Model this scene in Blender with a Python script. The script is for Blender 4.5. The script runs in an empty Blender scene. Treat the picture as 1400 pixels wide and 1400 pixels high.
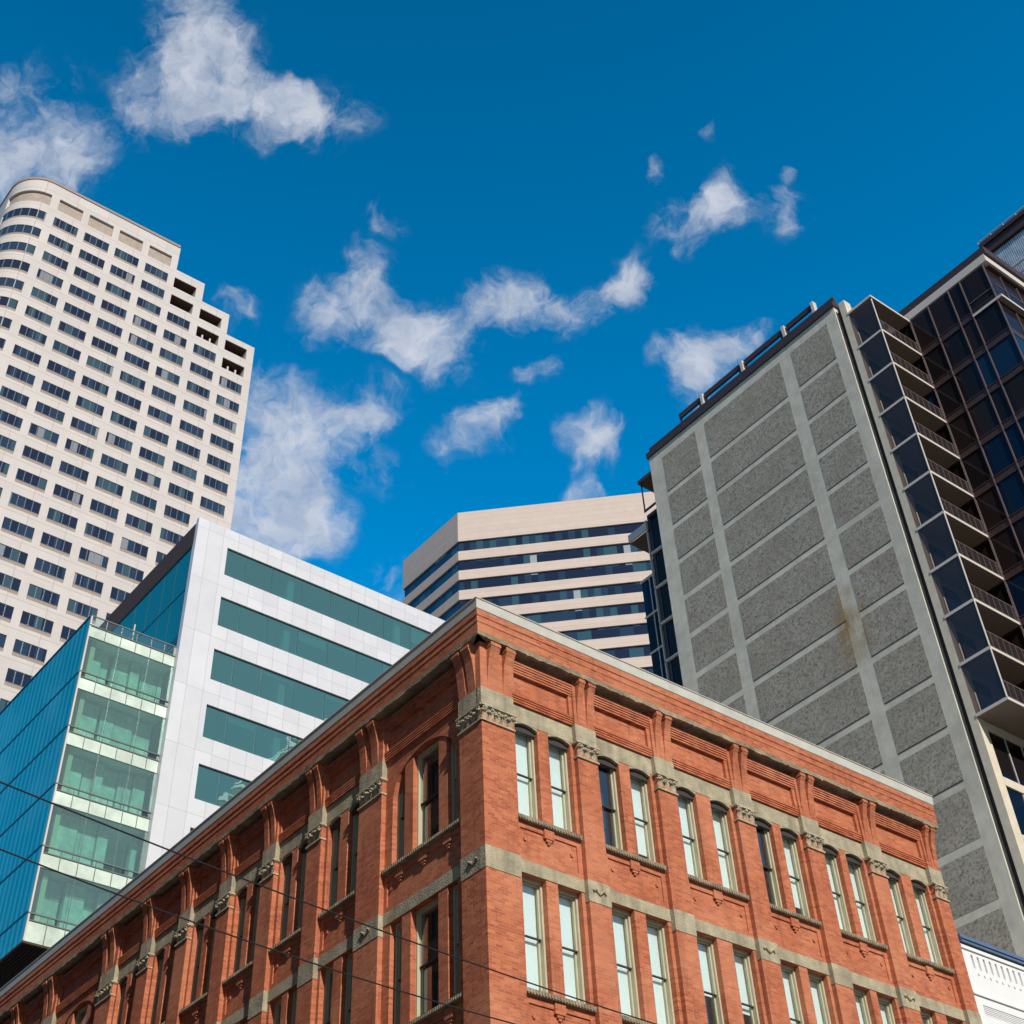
import bpy, bmesh, math, random
from mathutils import Matrix, Vector
random.seed(11)
S = bpy.context.scene
COL = S.collection
H = 1.6                                  # eye height of the camera above the street
# ------------------------------------------------------------------ camera
M = ((0.797468818, -0.602850872, -0.024785279), (0.421243561, 0.585702911, -0.692463691), (0.431969150, 0.541777562, 0.721026856))
FPX, CX, CY = 1922.818, 656.713, 497.673
cd = bpy.data.cameras.new("camera"); cam = bpy.data.objects.new("camera", cd); COL.objects.link(cam)
mw = Matrix(((M[0][0], -M[1][0], -M[2][0], 0), (M[0][1], -M[1][1], -M[2][1], 0), (M[0][2], -M[1][2], -M[2][2], H), (0, 0, 0, 1)))
cam.matrix_world = mw
cd.sensor_width = 36; cd.lens = FPX/1400*36
cd.shift_x = (700-CX)/1400; cd.shift_y = -(700-CY)/1400
cd.clip_start = 0.1; cd.clip_end = 6000
S.camera = cam
# ------------------------------------------------------------------ sun direction (towards the sun)
SUN = Vector((-0.24, -1.0, 0.68)).normalized()
EL = math.asin(SUN.z)
sl = bpy.data.lights.new("sun", 'SUN'); sl.energy = 4.8; sl.angle = math.radians(0.5); sl.color = (1.0, 0.945, 0.87)
so = bpy.data.objects.new("sun", sl); COL.objects.link(so); so.location = (0, -40, 60)
so.rotation_euler = SUN.to_track_quat('Z', 'Y').to_euler()
# ------------------------------------------------------------------ view
S.view_settings.view_transform = 'Standard'; S.view_settings.look = 'None'
S.view_settings.exposure = 0.0; S.view_settings.gamma = 1.0
S.view_settings.use_curve_mapping = False
# ------------------------------------------------------------------ world: sky + clouds
W = bpy.data.worlds.new("World"); S.world = W; W.use_nodes = True
nt = W.node_tree; nt.nodes.clear()
class NT:
    def __init__(s, nt): s.t = nt
    def n(s, typ, ins=None, **kw):
        o = s.t.nodes.new(typ)
        for k, v in kw.items(): setattr(o, k, v)
        for k, v in (ins or {}).items():
            if hasattr(v, 'is_output'): s.t.links.new(v, o.inputs[k])
            else: o.inputs[k].default_value = v
        return o
    def m(s, op, a, b=None, c=None, clamp=False):
        ins = {0: a}
        if b is not None: ins[1] = b
        if c is not None: ins[2] = c
        return s.n('ShaderNodeMath', ins, operation=op, use_clamp=clamp).outputs[0]
    def mix(s, f, a, b, bt='MIX'):
        o = s.n('ShaderNodeMix', {0: f}, data_type='RGBA', blend_type=bt)
        for i, v in ((6, a), (7, b)):
            if hasattr(v, 'is_output'): s.t.links.new(v, o.inputs[i])
            else: o.inputs[i].default_value = tuple(v)+(1,) if len(v) == 3 else v
        return o.outputs[2]
    def ramp(s, f, pts):
        o = s.n('ShaderNodeValToRGB', {0: f}); e = o.color_ramp.elements
        while len(e) < len(pts): e.new(0.5)
        for x, (p, c) in zip(e, pts): x.position = p; x.color = (c, c, c, 1) if not hasattr(c, '__len__') else tuple(c)+(1,)
        return o.outputs[0]
g = NT(nt)
sky = g.n('ShaderNodeTexSky', sky_type='NISHITA', sun_disc=False)
sky.sun_elevation = EL; sky.sun_rotation = math.atan2(SUN.x, SUN.y)
sky.altitude = 50; sky.air_density = 1.0; sky.dust_density = 0.0; sky.ozone_density = 3.0
tc = g.n('ShaderNodeTexCoord').outputs['Generated']
# clear-sky tone: the air that afternoon was a deep cyan blue
hs = g.n('ShaderNodeHueSaturation', {'Hue': 0.478, 'Saturation': 1.55, 'Value': 1.0, 'Color': sky.outputs[0]})
skyc = g.mix(1.0, hs.outputs[0], (0.62, 1.30, 1.50), 'MULTIPLY')
sz = g.n('ShaderNodeSeparateXYZ', {0: tc}).outputs[2]
lift = g.n('ShaderNodeMapRange', {0: sz, 1: 0.92, 2: 0.5, 3: 1.0, 4: 1.75}).outputs[0]
low = g.n('ShaderNodeMapRange', {0: sz, 1: 0.45, 2: 0.0, 3: 1.0, 4: 0.2}).outputs[0]
skyc = g.n('ShaderNodeVectorMath', {0: skyc, 3: g.m('MULTIPLY', lift, low)}, operation='SCALE').outputs[0]
# paler, hazier air near the horizon and on the sunward side, as on any clear day
hz = g.n('ShaderNodeMapRange', {0: sz, 1: 0.42, 2: 0.05, 3: 0.0, 4: 0.85}).outputs[0]
skyc = g.mix(hz, skyc, (1.15, 1.0, 0.85))
sd_ = g.n('ShaderNodeVectorMath', {0: tc, 1: tuple(SUN)}, operation='DOT_PRODUCT').outputs['Value']
pl = g.n('ShaderNodeMapRange', {0: sd_, 1: 0.25, 2: 0.9, 3: 0.0, 4: 0.8}).outputs[0]
skyc = g.mix(pl, skyc, (1.5, 1.4, 1.3))
# clouds sit at fixed bearings of the sky: directions are projected on a fixed tangent plane of the heavens
def dot(v): return g.n('ShaderNodeVectorMath', {0: tc, 1: v}, operation='DOT_PRODUCT').outputs['Value']
dx, dy, dz = dot(M[0]), dot(M[1]), dot(M[2])
dzs = g.m('MAXIMUM', dz, 0.05)
px = g.m('MULTIPLY_ADD', g.m('DIVIDE', dx, dzs), FPX/100, CX/100)
py = g.m('MULTIPLY_ADD', g.m('DIVIDE', dy, dzs), FPX/100, CY/100)
pv = g.n('ShaderNodeCombineXYZ', {0: px, 1: py}).outputs[0]
def warp(v, sc, am, det):
    n_ = g.n('ShaderNodeTexNoise', {'Vector': v, 'Scale': sc, 'Detail': det, 'Roughness': 0.55}).outputs['Color']
    w_ = g.n('ShaderNodeVectorMath', {0: n_, 1: (0.5, 0.5, 0.5)}, operation='SUBTRACT').outputs[0]
    w_ = g.n('ShaderNodeVectorMath', {0: w_, 3: am}, operation='SCALE').outputs[0]
    return g.n('ShaderNodeVectorMath', {0: v, 1: w_}, operation='ADD').outputs[0]
pw = warp(warp(pv, 0.9, 0.75, 3.0), 3.2, 0.36, 4.0)
BL = [(2.7,.35,.62,.7,0,1.2),(2.45,1.15,.85,.6,0,1.2),(3.1,1.35,1.0,.5,10,1.2),(4.25,1.6,.75,.5,5,.95),(1.85,1.75,.7,.35,0,.65),(3.2,.85,.45,.5,40,.8),(3.9,1.25,.5,.3,20,.8),
 (.3,1.8,1.0,.7,20,.95),(1.0,2.25,.65,.4,20,.8),(.6,1.05,.7,.25,-10,.5),(-.1,2.5,.8,.5,0,1.0),
 (3.2,4.3,.42,.32,0,.5),(3.9,6.0,.75,.75,0,1.3),(3.7,6.9,.9,.75,0,2.3),(4.0,7.2,.5,.4,0,1.0),(4.6,5.75,.85,.4,-10,.85),(5.15,5.55,.42,.4,-30,.75),(5.2,6.35,.45,.35,30,.55),(3.5,5.3,.5,.4,0,.6),
 (5.1,3.85,.4,.55,-25,1.05),(5.35,4.4,1.1,.45,18,1.15),(6.0,4.8,.65,.42,25,1.0),(6.95,4.1,.62,.36,0,1.1),(4.5,4.3,.4,.5,0,.85),(6.3,4.3,.45,.28,0,.6),
 (8.2,4.12,.75,.28,-28,.95),(8.65,3.8,.42,.32,-20,.9),(7.7,4.25,.3,.16,0,.4),
 (9.45,3.05,.6,.36,-8,1.15),(9.95,2.75,.33,.4,0,1.0),(10.6,2.9,.36,.4,0,.75),
 (9.55,4.85,.6,.42,0,1.4),(10.15,4.62,.5,.25,-10,1.1),(9.5,5.35,.3,.4,0,.8),
 (8.1,5.98,.44,.36,0,1.5),(8.0,6.5,.3,.2,0,.55),(8.1,6.75,.34,.2,0,.6),
 (6.45,5.95,.48,.32,-20,.75),(6.85,5.65,.35,.22,-30,.65),(5.3,3.0,.36,.2,20,.6),(7.4,5.05,.4,.14,-15,.6),(5.35,7.9,.5,.3,0,.7),(9.75,1.85,.14,.2,0,.6),(8.95,2.3,.14,.2,0,.5),(10.7,2.35,.12,.12,0,.6)]
acc = None
for (x, y, rx, ry, an, w) in BL:
    mp = g.n('ShaderNodeMapping', {'Vector': pw, 'Location': (x, y, 0), 'Rotation': (0, 0, math.radians(an)), 'Scale': (rx*1.5, ry*1.5, 1)}, vector_type='TEXTURE').outputs[0]
    r2 = g.n('ShaderNodeVectorMath', {0: mp, 1: mp}, operation='DOT_PRODUCT').outputs['Value']
    q_ = g.m('SUBTRACT', 1.0, r2, clamp=True)
    f = g.m('MULTIPLY', g.m('MULTIPLY', q_, q_), w*0.72)
    acc = f if acc is None else g.m('ADD', acc, f)
nz2 = g.n('ShaderNodeTexNoise', {'Vector': pw, 'Scale': 1.35, 'Detail': 12.0, 'Roughness': 0.62, 'Distortion': 0.25}).outputs['Fac']
nz4 = g.n('ShaderNodeTexNoise', {'Vector': pw, 'Scale': 5.0, 'Detail': 8.0, 'Roughness': 0.6}).outputs['Fac']
nz3 = g.n('ShaderNodeTexNoise', {'Vector': pw, 'Scale': 1.6, 'Detail': 6.0, 'Roughness': 0.55}).outputs['Fac']
gate = g.m('MINIMUM', g.m('MULTIPLY', acc, 4.0), 1.0)
tex = g.m('ADD', g.m('MULTIPLY', g.m('SUBTRACT', nz2, 0.5), 2.6), g.m('MULTIPLY', g.m('SUBTRACT', nz4, 0.5), 0.65))
sd = g.m('MULTIPLY_ADD', tex, gate, g.m('MINIMUM', acc, 1.08))
den = g.n('ShaderNodeMapRange', {0: sd, 1: 0.02, 2: 1.35, 3: 0.0, 4: 1.0}, interpolation_type='SMOOTHSTEP').outputs[0]
den = g.m('MULTIPLY', g.m('POWER', den, 1.15), 0.88)
den = g.m('MULTIPLY', den, g.m('GREATER_THAN', dz, 0.1))
cc = g.mix(g.ramp(nz3, ((0.35, 0.0), (0.65, 1.0))), (4.4, 5.0, 6.2), (6.9, 7.2, 7.9))
tot = g.mix(den, skyc, cc)
bg = g.n('ShaderNodeBackground', {'Color': tot, 'Strength': 0.10})
wo = g.n('ShaderNodeOutputWorld', {0: bg.outputs[0]})
# ------------------------------------------------------------------ materials
TOPZ = 120.85*1.38+1.6+0.75-3.94*60
MAT = {}
def mat(name, col, rough=0.8, metal=0.0, var=0.0, vscale=3.0, bump=0.0, bscale=40.0, spec=0.4, fine=0.0, streak=0.0):
    m = bpy.data.materials.new(name); m.use_nodes = True; t = m.node_tree; t.nodes.clear(); g = NT(t)
    b = g.n('ShaderNodeBsdfPrincipled', {'Roughness': rough, 'Metallic': metal, 'Specular IOR Level': spec})
    tc = g.n('ShaderNodeNewGeometry').outputs['Position']
    c = col+(1,)
    if var:
        nz = g.n('ShaderNodeTexNoise', {'Vector': tc, 'Scale': vscale, 'Detail': 6.0, 'Roughness': 0.65}).outputs['Fac']
        c = g.mix(g.ramp(nz, ((0.3, 0.0), (0.7, 1.0))), tuple(x*(1-var) for x in col), tuple(min(1, x*(1+var)) for x in col))
    if streak:
        mp = g.n('ShaderNodeMapping', {'Vector': tc, 'Scale': (2.2, 2.2, 0.12)}).outputs[0]
        nz = g.n('ShaderNodeTexNoise', {'Vector': mp, 'Scale': 1.2, 'Detail': 5.0, 'Roughness': 0.6}).outputs['Fac']
        c = g.mix(g.m('MULTIPLY', g.ramp(nz, ((0.45, 0.0), (0.75, 1.0))), streak), c, tuple(x*0.45 for x in col))
    if fine:
        nz = g.n('ShaderNodeTexNoise', {'Vector': tc, 'Scale': bscale, 'Detail': 2.0}).outputs['Fac']
        c = g.mix(g.ramp(nz, ((0.35, 0.0), (0.65, 1.0))), tuple(x*(1-fine) for x in col), c)
    if hasattr(c, 'is_output'): t.links.new(c, b.inputs['Base Color'])
    else: b.inputs['Base Color'].default_value = c
    if bump:
        nz = g.n('ShaderNodeTexNoise', {'Vector': tc, 'Scale': bscale, 'Detail': 4.0}).outputs['Fac']
        bn = g.n('ShaderNodeBump', {'Height': nz, 'Strength': bump, 'Distance': 0.05})
        t.links.new(bn.outputs[0], b.inputs['Normal'])
    g.n('ShaderNodeOutputMaterial', {0: b.outputs[0]})
    MAT[name] = m; return m
def brickmat(name, c1, c2, mortar, bw=0.22, bh=0.072):
    m = bpy.data.materials.new(name); m.use_nodes = True; t = m.node_tree; t.nodes.clear(); g = NT(t)
    b = g.n('ShaderNodeBsdfPrincipled', {'Roughness': 0.9, 'Specular IOR Level': 0.25})
    p = g.n('ShaderNodeNewGeometry').outputs['Position']
    s = g.n('ShaderNodeSeparateXYZ', {0: p})
    u = g.m('ADD', s.outputs[0], s.outputs[1])
    v = g.n('ShaderNodeCombineXYZ', {0: u, 1: s.outputs[2]}).outputs[0]
    br = g.n('ShaderNodeTexBrick', {'Vector': v, 'Color1': c1+(1,), 'Color2': c2+(1,), 'Mortar': mortar+(1,), 'Scale': 1.0, 'Mortar Size': 0.007,
             'Mortar Smooth': 0.3, 'Bias': 0.0, 'Brick Width': bw, 'Row Height': bh})
    n1 = g.n('ShaderNodeTexNoise', {'Vector': p, 'Scale': 1.1, 'Detail': 7.0, 'Roughness': 0.7}).outputs['Fac']
    c = g.mix(g.ramp(n1, ((0.40, 0.0), (0.68, 0.6))), br.outputs[0], (c1[0]*0.62, c1[1]*0.55, c1[2]*0.6))
    n2 = g.n('ShaderNodeTexNoise', {'Vector': p, 'Scale': 7.0, 'Detail': 5.0, 'Roughness': 0.7}).outputs['Fac']
    c = g.mix(g.ramp(n2, ((0.5, 0.0), (0.8, 0.5))), c, (c2[0]*1.15, c2[1]*1.35, c2[2]*1.3))
    mp = g.n('ShaderNodeMapping', {'Vector': p, 'Scale': (3.0, 3.0, 0.25)}).outputs[0]
    n3 = g.n('ShaderNodeTexNoise', {'Vector': mp, 'Scale': 1.5, 'Detail': 5.0, 'Roughness': 0.7}).outputs['Fac']
    c = g.mix(g.ramp(n3, ((0.52, 0.0), (0.78, 0.65))), c, (0.14, 0.05, 0.033))
    n4 = g.n('ShaderNodeTexNoise', {'Vector': p, 'Scale': 0.35, 'Detail': 4.0, 'Roughness': 0.55}).outputs['Fac']
    c = g.mix(g.ramp(n4, ((0.5, 0.0), (0.62, 0.28))), c, (0.62, 0.27, 0.15))
    t.links.new(c, b.inputs['Base Color'])
    bn = g.n('ShaderNodeBump', {'Height': br.outputs['Fac'], 'Strength': 0.5, 'Distance': 0.006}, invert=True)
    bn2 = g.n('ShaderNodeBump', {'Height': n2, 'Strength': 0.4, 'Distance': 0.02, 'Normal': bn.outputs[0]})
    t.links.new(bn2.outputs[0], b.inputs['Normal'])
    g.n('ShaderNodeOutputMaterial', {0: b.outputs[0]})
    MAT[name] = m; return m
def glassmat(name, tint, trans=0.5, refl=(1, 1, 1), ior=1.5, rmul=1.0, wav=0.0, rough=0.0, body=None):
    """window glass: see-through part tinted, fresnel reflection on top"""
    m = bpy.data.materials.new(name); m.use_nodes = True; t = m.node_tree; t.nodes.clear(); g = NT(t)
    tr = g.n('ShaderNodeBsdfTransparent', {'Color': tint+(1,)})
    df = g.n('ShaderNodeBsdfDiffuse', {'Color': (body or tuple(x*0.35 for x in tint))+(1,)})
    mx = g.n('ShaderNodeMixShader', {0: 1-trans, 1: tr.outputs[0], 2: df.outputs[0]})
    gl = g.n('ShaderNodeBsdfGlossy', {'Color': refl+(1,), 'Roughness': rough})
    ge = g.n('ShaderNodeNewGeometry')
    cs = g.m('ABSOLUTE', g.n('ShaderNodeVectorMath', {0: ge.outputs['Normal'], 1: ge.outputs['Incoming']}, operation='DOT_PRODUCT').outputs['Value'])
    f0 = ((ior-1)/(ior+1))**2*2          # both faces of the pane
    fr = g.m('MULTIPLY_ADD', g.m('POWER', g.m('SUBTRACT', 1.0, cs, clamp=True), 4.0), 1-f0, f0)
    if wav:
        p = g.n('ShaderNodeNewGeometry').outputs['Position']
        nz = g.n('ShaderNodeTexNoise', {'Vector': p, 'Scale': 0.5, 'Detail': 1.0}).outputs['Fac']
        bn = g.n('ShaderNodeBump', {'Height': nz, 'Strength': wav, 'Distance': 0.1})
        t.links.new(bn.outputs[0], gl.inputs['Normal'])
    f = g.m('MULTIPLY', fr, rmul, clamp=True)
    m2 = g.n('ShaderNodeMixShader', {0: f, 1: mx.outputs[0], 2: gl.outputs[0]})
    g.n('ShaderNodeOutputMaterial', {0: m2.outputs[0]})
    MAT[name] = m; return m
def gridmat(name, col, jcol, pu, pz, zo=0.0, uo=0.0, js=0.02, var=0.06, rough=0.45):
    """cladding sheets with open joints, tone differing a little from sheet to sheet"""
    m = bpy.data.materials.new(name); m.use_nodes = True; t = m.node_tree; t.nodes.clear(); g = NT(t)
    b = g.n('ShaderNodeBsdfPrincipled', {'Roughness': rough, 'Specular IOR Level': 0.4})
    p = g.n('ShaderNodeNewGeometry').outputs['Position']; s = g.n('ShaderNodeSeparateXYZ', {0: p})
    u = g.m('ADD', g.m('ADD', s.outputs[0], s.outputs[1]), 500.0-uo)
    z = g.m('ADD', s.outputs[2], 500.0-zo)
    uu = g.m('DIVIDE', u, pu); zz = g.m('DIVIDE', z, pz)
    fu = g.m('FRACT', uu); fz = g.m('FRACT', zz)
    cell = g.n('ShaderNodeCombineXYZ', {0: g.m('FLOOR', uu), 1: g.m('FLOOR', zz)}).outputs[0]
    wn = g.n('ShaderNodeTexWhiteNoise', {'Vector': cell}, noise_dimensions='3D').outputs['Value']
    c = g.mix(wn, tuple(x*(1-var) for x in col), tuple(min(1, x*(1+var)) for x in col))
    j = g.m('MAXIMUM', g.m('LESS_THAN', fu, js/pu), g.m('LESS_THAN', fz, js/pz))
    c = g.mix(j, c, jcol)
    nz = g.n('ShaderNodeTexNoise', {'Vector': p, 'Scale': 0.6, 'Detail': 6.0, 'Roughness': 0.7}).outputs['Fac']
    c = g.mix(g.ramp(nz, ((0.4, 0.0), (0.8, 0.25))), c, tuple(x*0.6 for x in col))
    t.links.new(c, b.inputs['Base Color'])
    g.n('ShaderNodeOutputMaterial', {0: b.outputs[0]})
    MAT[name] = m; return m
def pebblemat(name):
    m = bpy.data.materials.new(name); m.use_nodes = True; t = m.node_tree; t.nodes.clear(); g = NT(t)
    b = g.n('ShaderNodeBsdfPrincipled', {'Roughness': 0.9, 'Specular IOR Level': 0.2})
    p = g.n('ShaderNodeNewGeometry').outputs['Position']
    vo = g.n('ShaderNodeTexVoronoi', {'Vector': p, 'Scale': 7.0, 'Randomness': 1.0}, feature='F1')
    nz = g.n('ShaderNodeTexNoise', {'Vector': p, 'Scale': 6.5, 'Detail': 5.0, 'Roughness': 0.85}).outputs['Fac']
    c = g.mix(g.ramp(nz, ((0.37, 0.0), (0.50, 0.7), (0.66, 1.0))), (0.085, 0.07, 0.055), (0.50, 0.465, 0.385))
    lg = g.n('ShaderNodeTexNoise', {'Vector': p, 'Scale': 0.45, 'Detail': 5.0, 'Roughness': 0.6}).outputs['Fac']
    c = g.mix(g.ramp(lg, ((0.4, 0.0), (0.7, 0.45))), c, (0.22, 0.185, 0.14))
    wn = g.n('ShaderNodeSeparateColor', {0: vo.outputs['Color']}).outputs[0]
    c = g.mix(g.m('MULTIPLY', wn, 0.35), c, (0.30, 0.26, 0.20))
    c = stain(g, p, c)
    t.links.new(c, b.inputs['Base Color'])
    bn = g.n('ShaderNodeBump', {'Height': nz, 'Strength': 0.5, 'Distance': 0.03})
    t.links.new(bn.outputs[0], b.inputs['Normal'])
    g.n('ShaderNodeOutputMaterial', {0: b.outputs[0]}); MAT[name] = m
def stain(g, p, c):
    # rusty water mark where a pipe once dripped on the wall
    sp = g.n('ShaderNodeVectorMath', {0: p, 1: (55.5, 37.9, 44.9+H)}, operation='SUBTRACT').outputs[0]
    sp = g.n('ShaderNodeVectorMath', {0: sp, 1: (0.3, 0.5, 0.26)}, operation='MULTIPLY').outputs[0]
    ln = g.n('ShaderNodeVectorMath', {0: sp}, operation='LENGTH').outputs['Value']
    n = g.n('ShaderNodeTexNoise', {'Vector': p, 'Scale': 1.3, 'Detail': 5.0}).outputs['Fac']
    mp_ = g.n('ShaderNodeMapping', {'Vector': p, 'Scale': (2.5, 2.5, 0.3)}).outputs[0]
    n2_ = g.n('ShaderNodeTexNoise', {'Vector': mp_, 'Scale': 1.0, 'Detail': 6.0, 'Roughness': 0.7}).outputs['Fac']
    f = g.m('SUBTRACT', g.m('MULTIPLY_ADD', n, 1.3, 0.15), ln, clamp=True)
    f = g.m('MULTIPLY', f, g.ramp(n2_, ((0.35, 0.35), (0.65, 1.4))))
    return g.mix(g.m('MULTIPLY', f, 1.1, clamp=True), c, (0.30, 0.19, 0.065))
def concretemat(name, col):
    m = bpy.data.materials.new(name); m.use_nodes = True; t = m.node_tree; t.nodes.clear(); g = NT(t)
    b = g.n('ShaderNodeBsdfPrincipled', {'Roughness': 0.85, 'Specular IOR Level': 0.3})
    p = g.n('ShaderNodeNewGeometry').outputs['Position']
    nz = g.n('ShaderNodeTexNoise', {'Vector': p, 'Scale': 0.8, 'Detail': 8.0, 'Roughness': 0.7}).outputs['Fac']
    c = g.mix(g.ramp(nz, ((0.3, 0.0), (0.7, 1.0))), tuple(x*0.75 for x in col), tuple(x*1.12 for x in col))
    mp = g.n('ShaderNodeMapping', {'Vector': p, 'Scale': (2.5, 2.5, 0.1)}).outputs[0]
    n3 = g.n('ShaderNodeTexNoise', {'Vector': mp, 'Scale': 1.5, 'Detail': 5.0, 'Roughness': 0.7}).outputs['Fac']
    c = g.mix(g.ramp(n3, ((0.55, 0.0), (0.85, 0.5))), c, tuple(x*0.5 for x in col))
    c = stain(g, p, c)
    t.links.new(c, b.inputs['Base Color'])
    g.n('ShaderNodeOutputMaterial', {0: b.outputs[0]}); MAT[name] = m
def stripemat(name, cols, pitch, zj):
    """fritted curtain-wall glass: fine upright stripes, floor joints; mirror-like skin on top"""
    m = bpy.data.materials.new(name); m.use_nodes = True; t = m.node_tree; t.nodes.clear(); g = NT(t)
    p = g.n('ShaderNodeNewGeometry').outputs['Position']; s = g.n('ShaderNodeSeparateXYZ', {0: p})
    f = g.m('FRACT', g.m('DIVIDE', s.outputs[1], pitch))
    k = g.m('ABSOLUTE', g.m('MULTIPLY_ADD', f, 2.0, -1.0))
    c = g.mix(g.ramp(k, ((0.35, 0.0), (0.75, 1.0))), cols[0], cols[1])
    cv = g.n('ShaderNodeCombineXYZ', {0: g.m('FLOOR', g.m('DIVIDE', s.outputs[1], pitch*2)), 1: g.m('FLOOR', g.m('DIVIDE', s.outputs[2], zj))}).outputs[0]
    wn = g.n('ShaderNodeTexWhiteNoise', {'Vector': cv}, noise_dimensions='3D').outputs['Value']
    ln = g.n('ShaderNodeTexNoise', {'Vector': p, 'Scale': 0.25, 'Detail': 4.0}).outputs['Fac']
    c = g.mix(g.m('MULTIPLY', wn, 0.35), c, cols[0]); c = g.mix(g.ramp(ln, ((0.45, 0.0), (0.65, 0.4))), c, (0.10, 0.42, 0.44))  # uneven reflections from pane to pane are put into the base colour
    b = g.n('ShaderNodeBsdfPrincipled', {'Base Color': c, 'Roughness': 0.12, 'Specular IOR Level': 0.5})
    g.n('ShaderNodeOutputMaterial', {0: b.outputs[0]}); MAT[name] = m
def panemat(name, cols, pu, pz, zo, frac, rough=0.08, metal=0.0, spec=0.8, uo=0.0, cw=1.0):
    """ribbon glazing: pane by pane the blinds behind the glass are open, half or closed"""
    m = bpy.data.materials.new(name); m.use_nodes = True; t = m.node_tree; t.nodes.clear(); g = NT(t)
    p = g.n('ShaderNodeNewGeometry').outputs['Position']; s = g.n('ShaderNodeSeparateXYZ', {0: p})
    u = g.m('ADD', g.m('MULTIPLY_ADD', s.outputs[0], 1.0, g.m('MULTIPLY', s.outputs[1], cw)), 800.0-uo)
    cu = g.m('FLOOR', g.m('DIVIDE', u, pu)); cz = g.m('FLOOR', g.m('DIVIDE', g.m('ADD', s.outputs[2], 800.0-zo), pz))
    cv = g.n('ShaderNodeCombineXYZ', {0: cu, 1: cz}).outputs[0]
    wn = g.n('ShaderNodeTexWhiteNoise', {'Vector': cv}, noise_dimensions='3D').outputs['Value']
    o = g.n('ShaderNodeValToRGB', {0: wn}); o.color_ramp.interpolation = 'CONSTANT'; e = o.color_ramp.elements
    while len(e) < len(cols): e.new(0.5)
    for x, fp, c in zip(e, frac, cols): x.position = fp; x.color = c+(1,)
    b = g.n('ShaderNodeBsdfPrincipled', {'Base Color': o.outputs[0], 'Roughness': rough, 'Specular IOR Level': spec, 'Metallic': metal})
    g.n('ShaderNodeOutputMaterial', {0: b.outputs[0]}); MAT[name] = m
brickmat('brick', (0.57, 0.175, 0.072), (0.33, 0.078, 0.034), (0.40, 0.23, 0.15))
mat('stone', (0.37, 0.32, 0.215), 0.9, var=0.3, vscale=2.5, bump=0.5, bscale=25, streak=0.75)
mat('carved_stone', (0.38, 0.33, 0.225), 0.9, var=0.35, vscale=6, bump=0.6, bscale=30)
mat('weathered_stone', (0.27, 0.22, 0.145), 0.95, var=0.5, vscale=2.2, bump=0.5, bscale=20)
mat('flashing', (0.50, 0.48, 0.41), 0.5, var=0.12, vscale=2)
mat('window_wood', (0.44, 0.41, 0.28), 0.6, var=0.1)
mat('shade_brown', (0.05, 0.04, 0.035), 0.5)  # dark brown that paints in shade at meeting rails and window heads
mat('blind', (0.86, 0.87, 0.86), 0.9, var=0.03, vscale=1)
mat('interior', (0.035, 0.03, 0.028), 0.9)
mat('tar_roof', (0.06, 0.06, 0.06), 0.95)
glassmat('window_glass', (0.93, 0.98, 0.97), 0.97, ior=1.45, rmul=1.0)
gridmat('tower_white', (0.54, 0.502, 0.472), (0.40, 0.36, 0.33), 5.0, 3.94, zo=TOPZ % 3.94, uo=1.2, js=0.09, var=0.035, rough=0.75)
mat('tower_sill', (0.30, 0.235, 0.19), 0.8, var=0.1)
mat('tower_screen', (0.36, 0.30, 0.25), 0.9, var=0.18, vscale=1.2)
panemat('tower_glass', [(0.012, 0.020, 0.045), (0.020, 0.040, 0.075), (0.04, 0.08, 0.105), (0.22, 0.24, 0.26)], 0.93, 3.94, 0.3, [0.0, 0.40, 0.78, 0.95])
mat('tower_mullion', (0.10, 0.14, 0.20), 0.4)
gridmat('white_panel', (0.60, 0.605, 0.63), (0.36, 0.37, 0.41), 1.2, 4.236, zo=60.6+H-0.9, uo=0.85, js=0.028, var=0.05)
glassmat('teal_glass', (0.55, 0.80, 0.78), 0.66, refl=(0.75, 0.95, 0.95), ior=1.5, rmul=1.6, wav=0.45, body=(0.13, 0.29, 0.29))
glassmat('green_glass', (0.76, 0.96, 0.90), 0.80, refl=(0.8, 1.0, 0.95), ior=1.5, rmul=1.2, wav=0.25)
glassmat('deep_teal_glass', (0.02, 0.22, 0.28), 0.15, refl=(0.3, 0.95, 0.85), ior=1.5, rmul=0.6, wav=0.3, body=(0.012, 0.20, 0.25))
glassmat('clear_glass', (0.9, 0.98, 0.96), 0.95, ior=1.45)
stripemat('striped_glass', ((0.006, 0.19, 0.215), (0.06, 0.38, 0.395)), 0.72, 3.83)
mat('green_spandrel', (0.56, 0.66, 0.56), 0.3, var=0.25, vscale=0.6, spec=0.6)
mat('mullion_grey', (0.13, 0.16, 0.15), 0.4)
mat('mullion_teal', (0.015, 0.07, 0.09), 0.4)
mat('brown_soffit', (0.06, 0.035, 0.028), 0.8)
mat('curtain', (0.60, 0.74, 0.67), 0.9, var=0.3, vscale=1.6, streak=0.6)
mat('cream_column', (0.72, 0.70, 0.52), 0.8)
mat('white_column', (0.80, 0.80, 0.76), 0.8)
mat('office_dark', (0.10, 0.16, 0.155), 0.9)
mat('ceiling', (0.55, 0.62, 0.60), 0.9, var=0.2, vscale=0.4)
mat('roller_blind', (0.42, 0.50, 0.48), 0.9)
gridmat('beige_stone', (0.575, 0.475, 0.41), (0.45, 0.36, 0.31), 3.0, 1.0, js=0.05, var=0.03, rough=0.75)
panemat('ribbon_glass', [(0.010, 0.018, 0.045), (0.03, 0.085, 0.115), (0.018, 0.04, 0.08), (0.32, 0.36, 0.38)], 1.5, 3.87, 1.0, [0.0, 0.45, 0.62, 0.95], spec=0.7, cw=-1.0)
concretemat('concrete', (0.61, 0.575, 0.47))
pebblemat('pebble')
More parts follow.
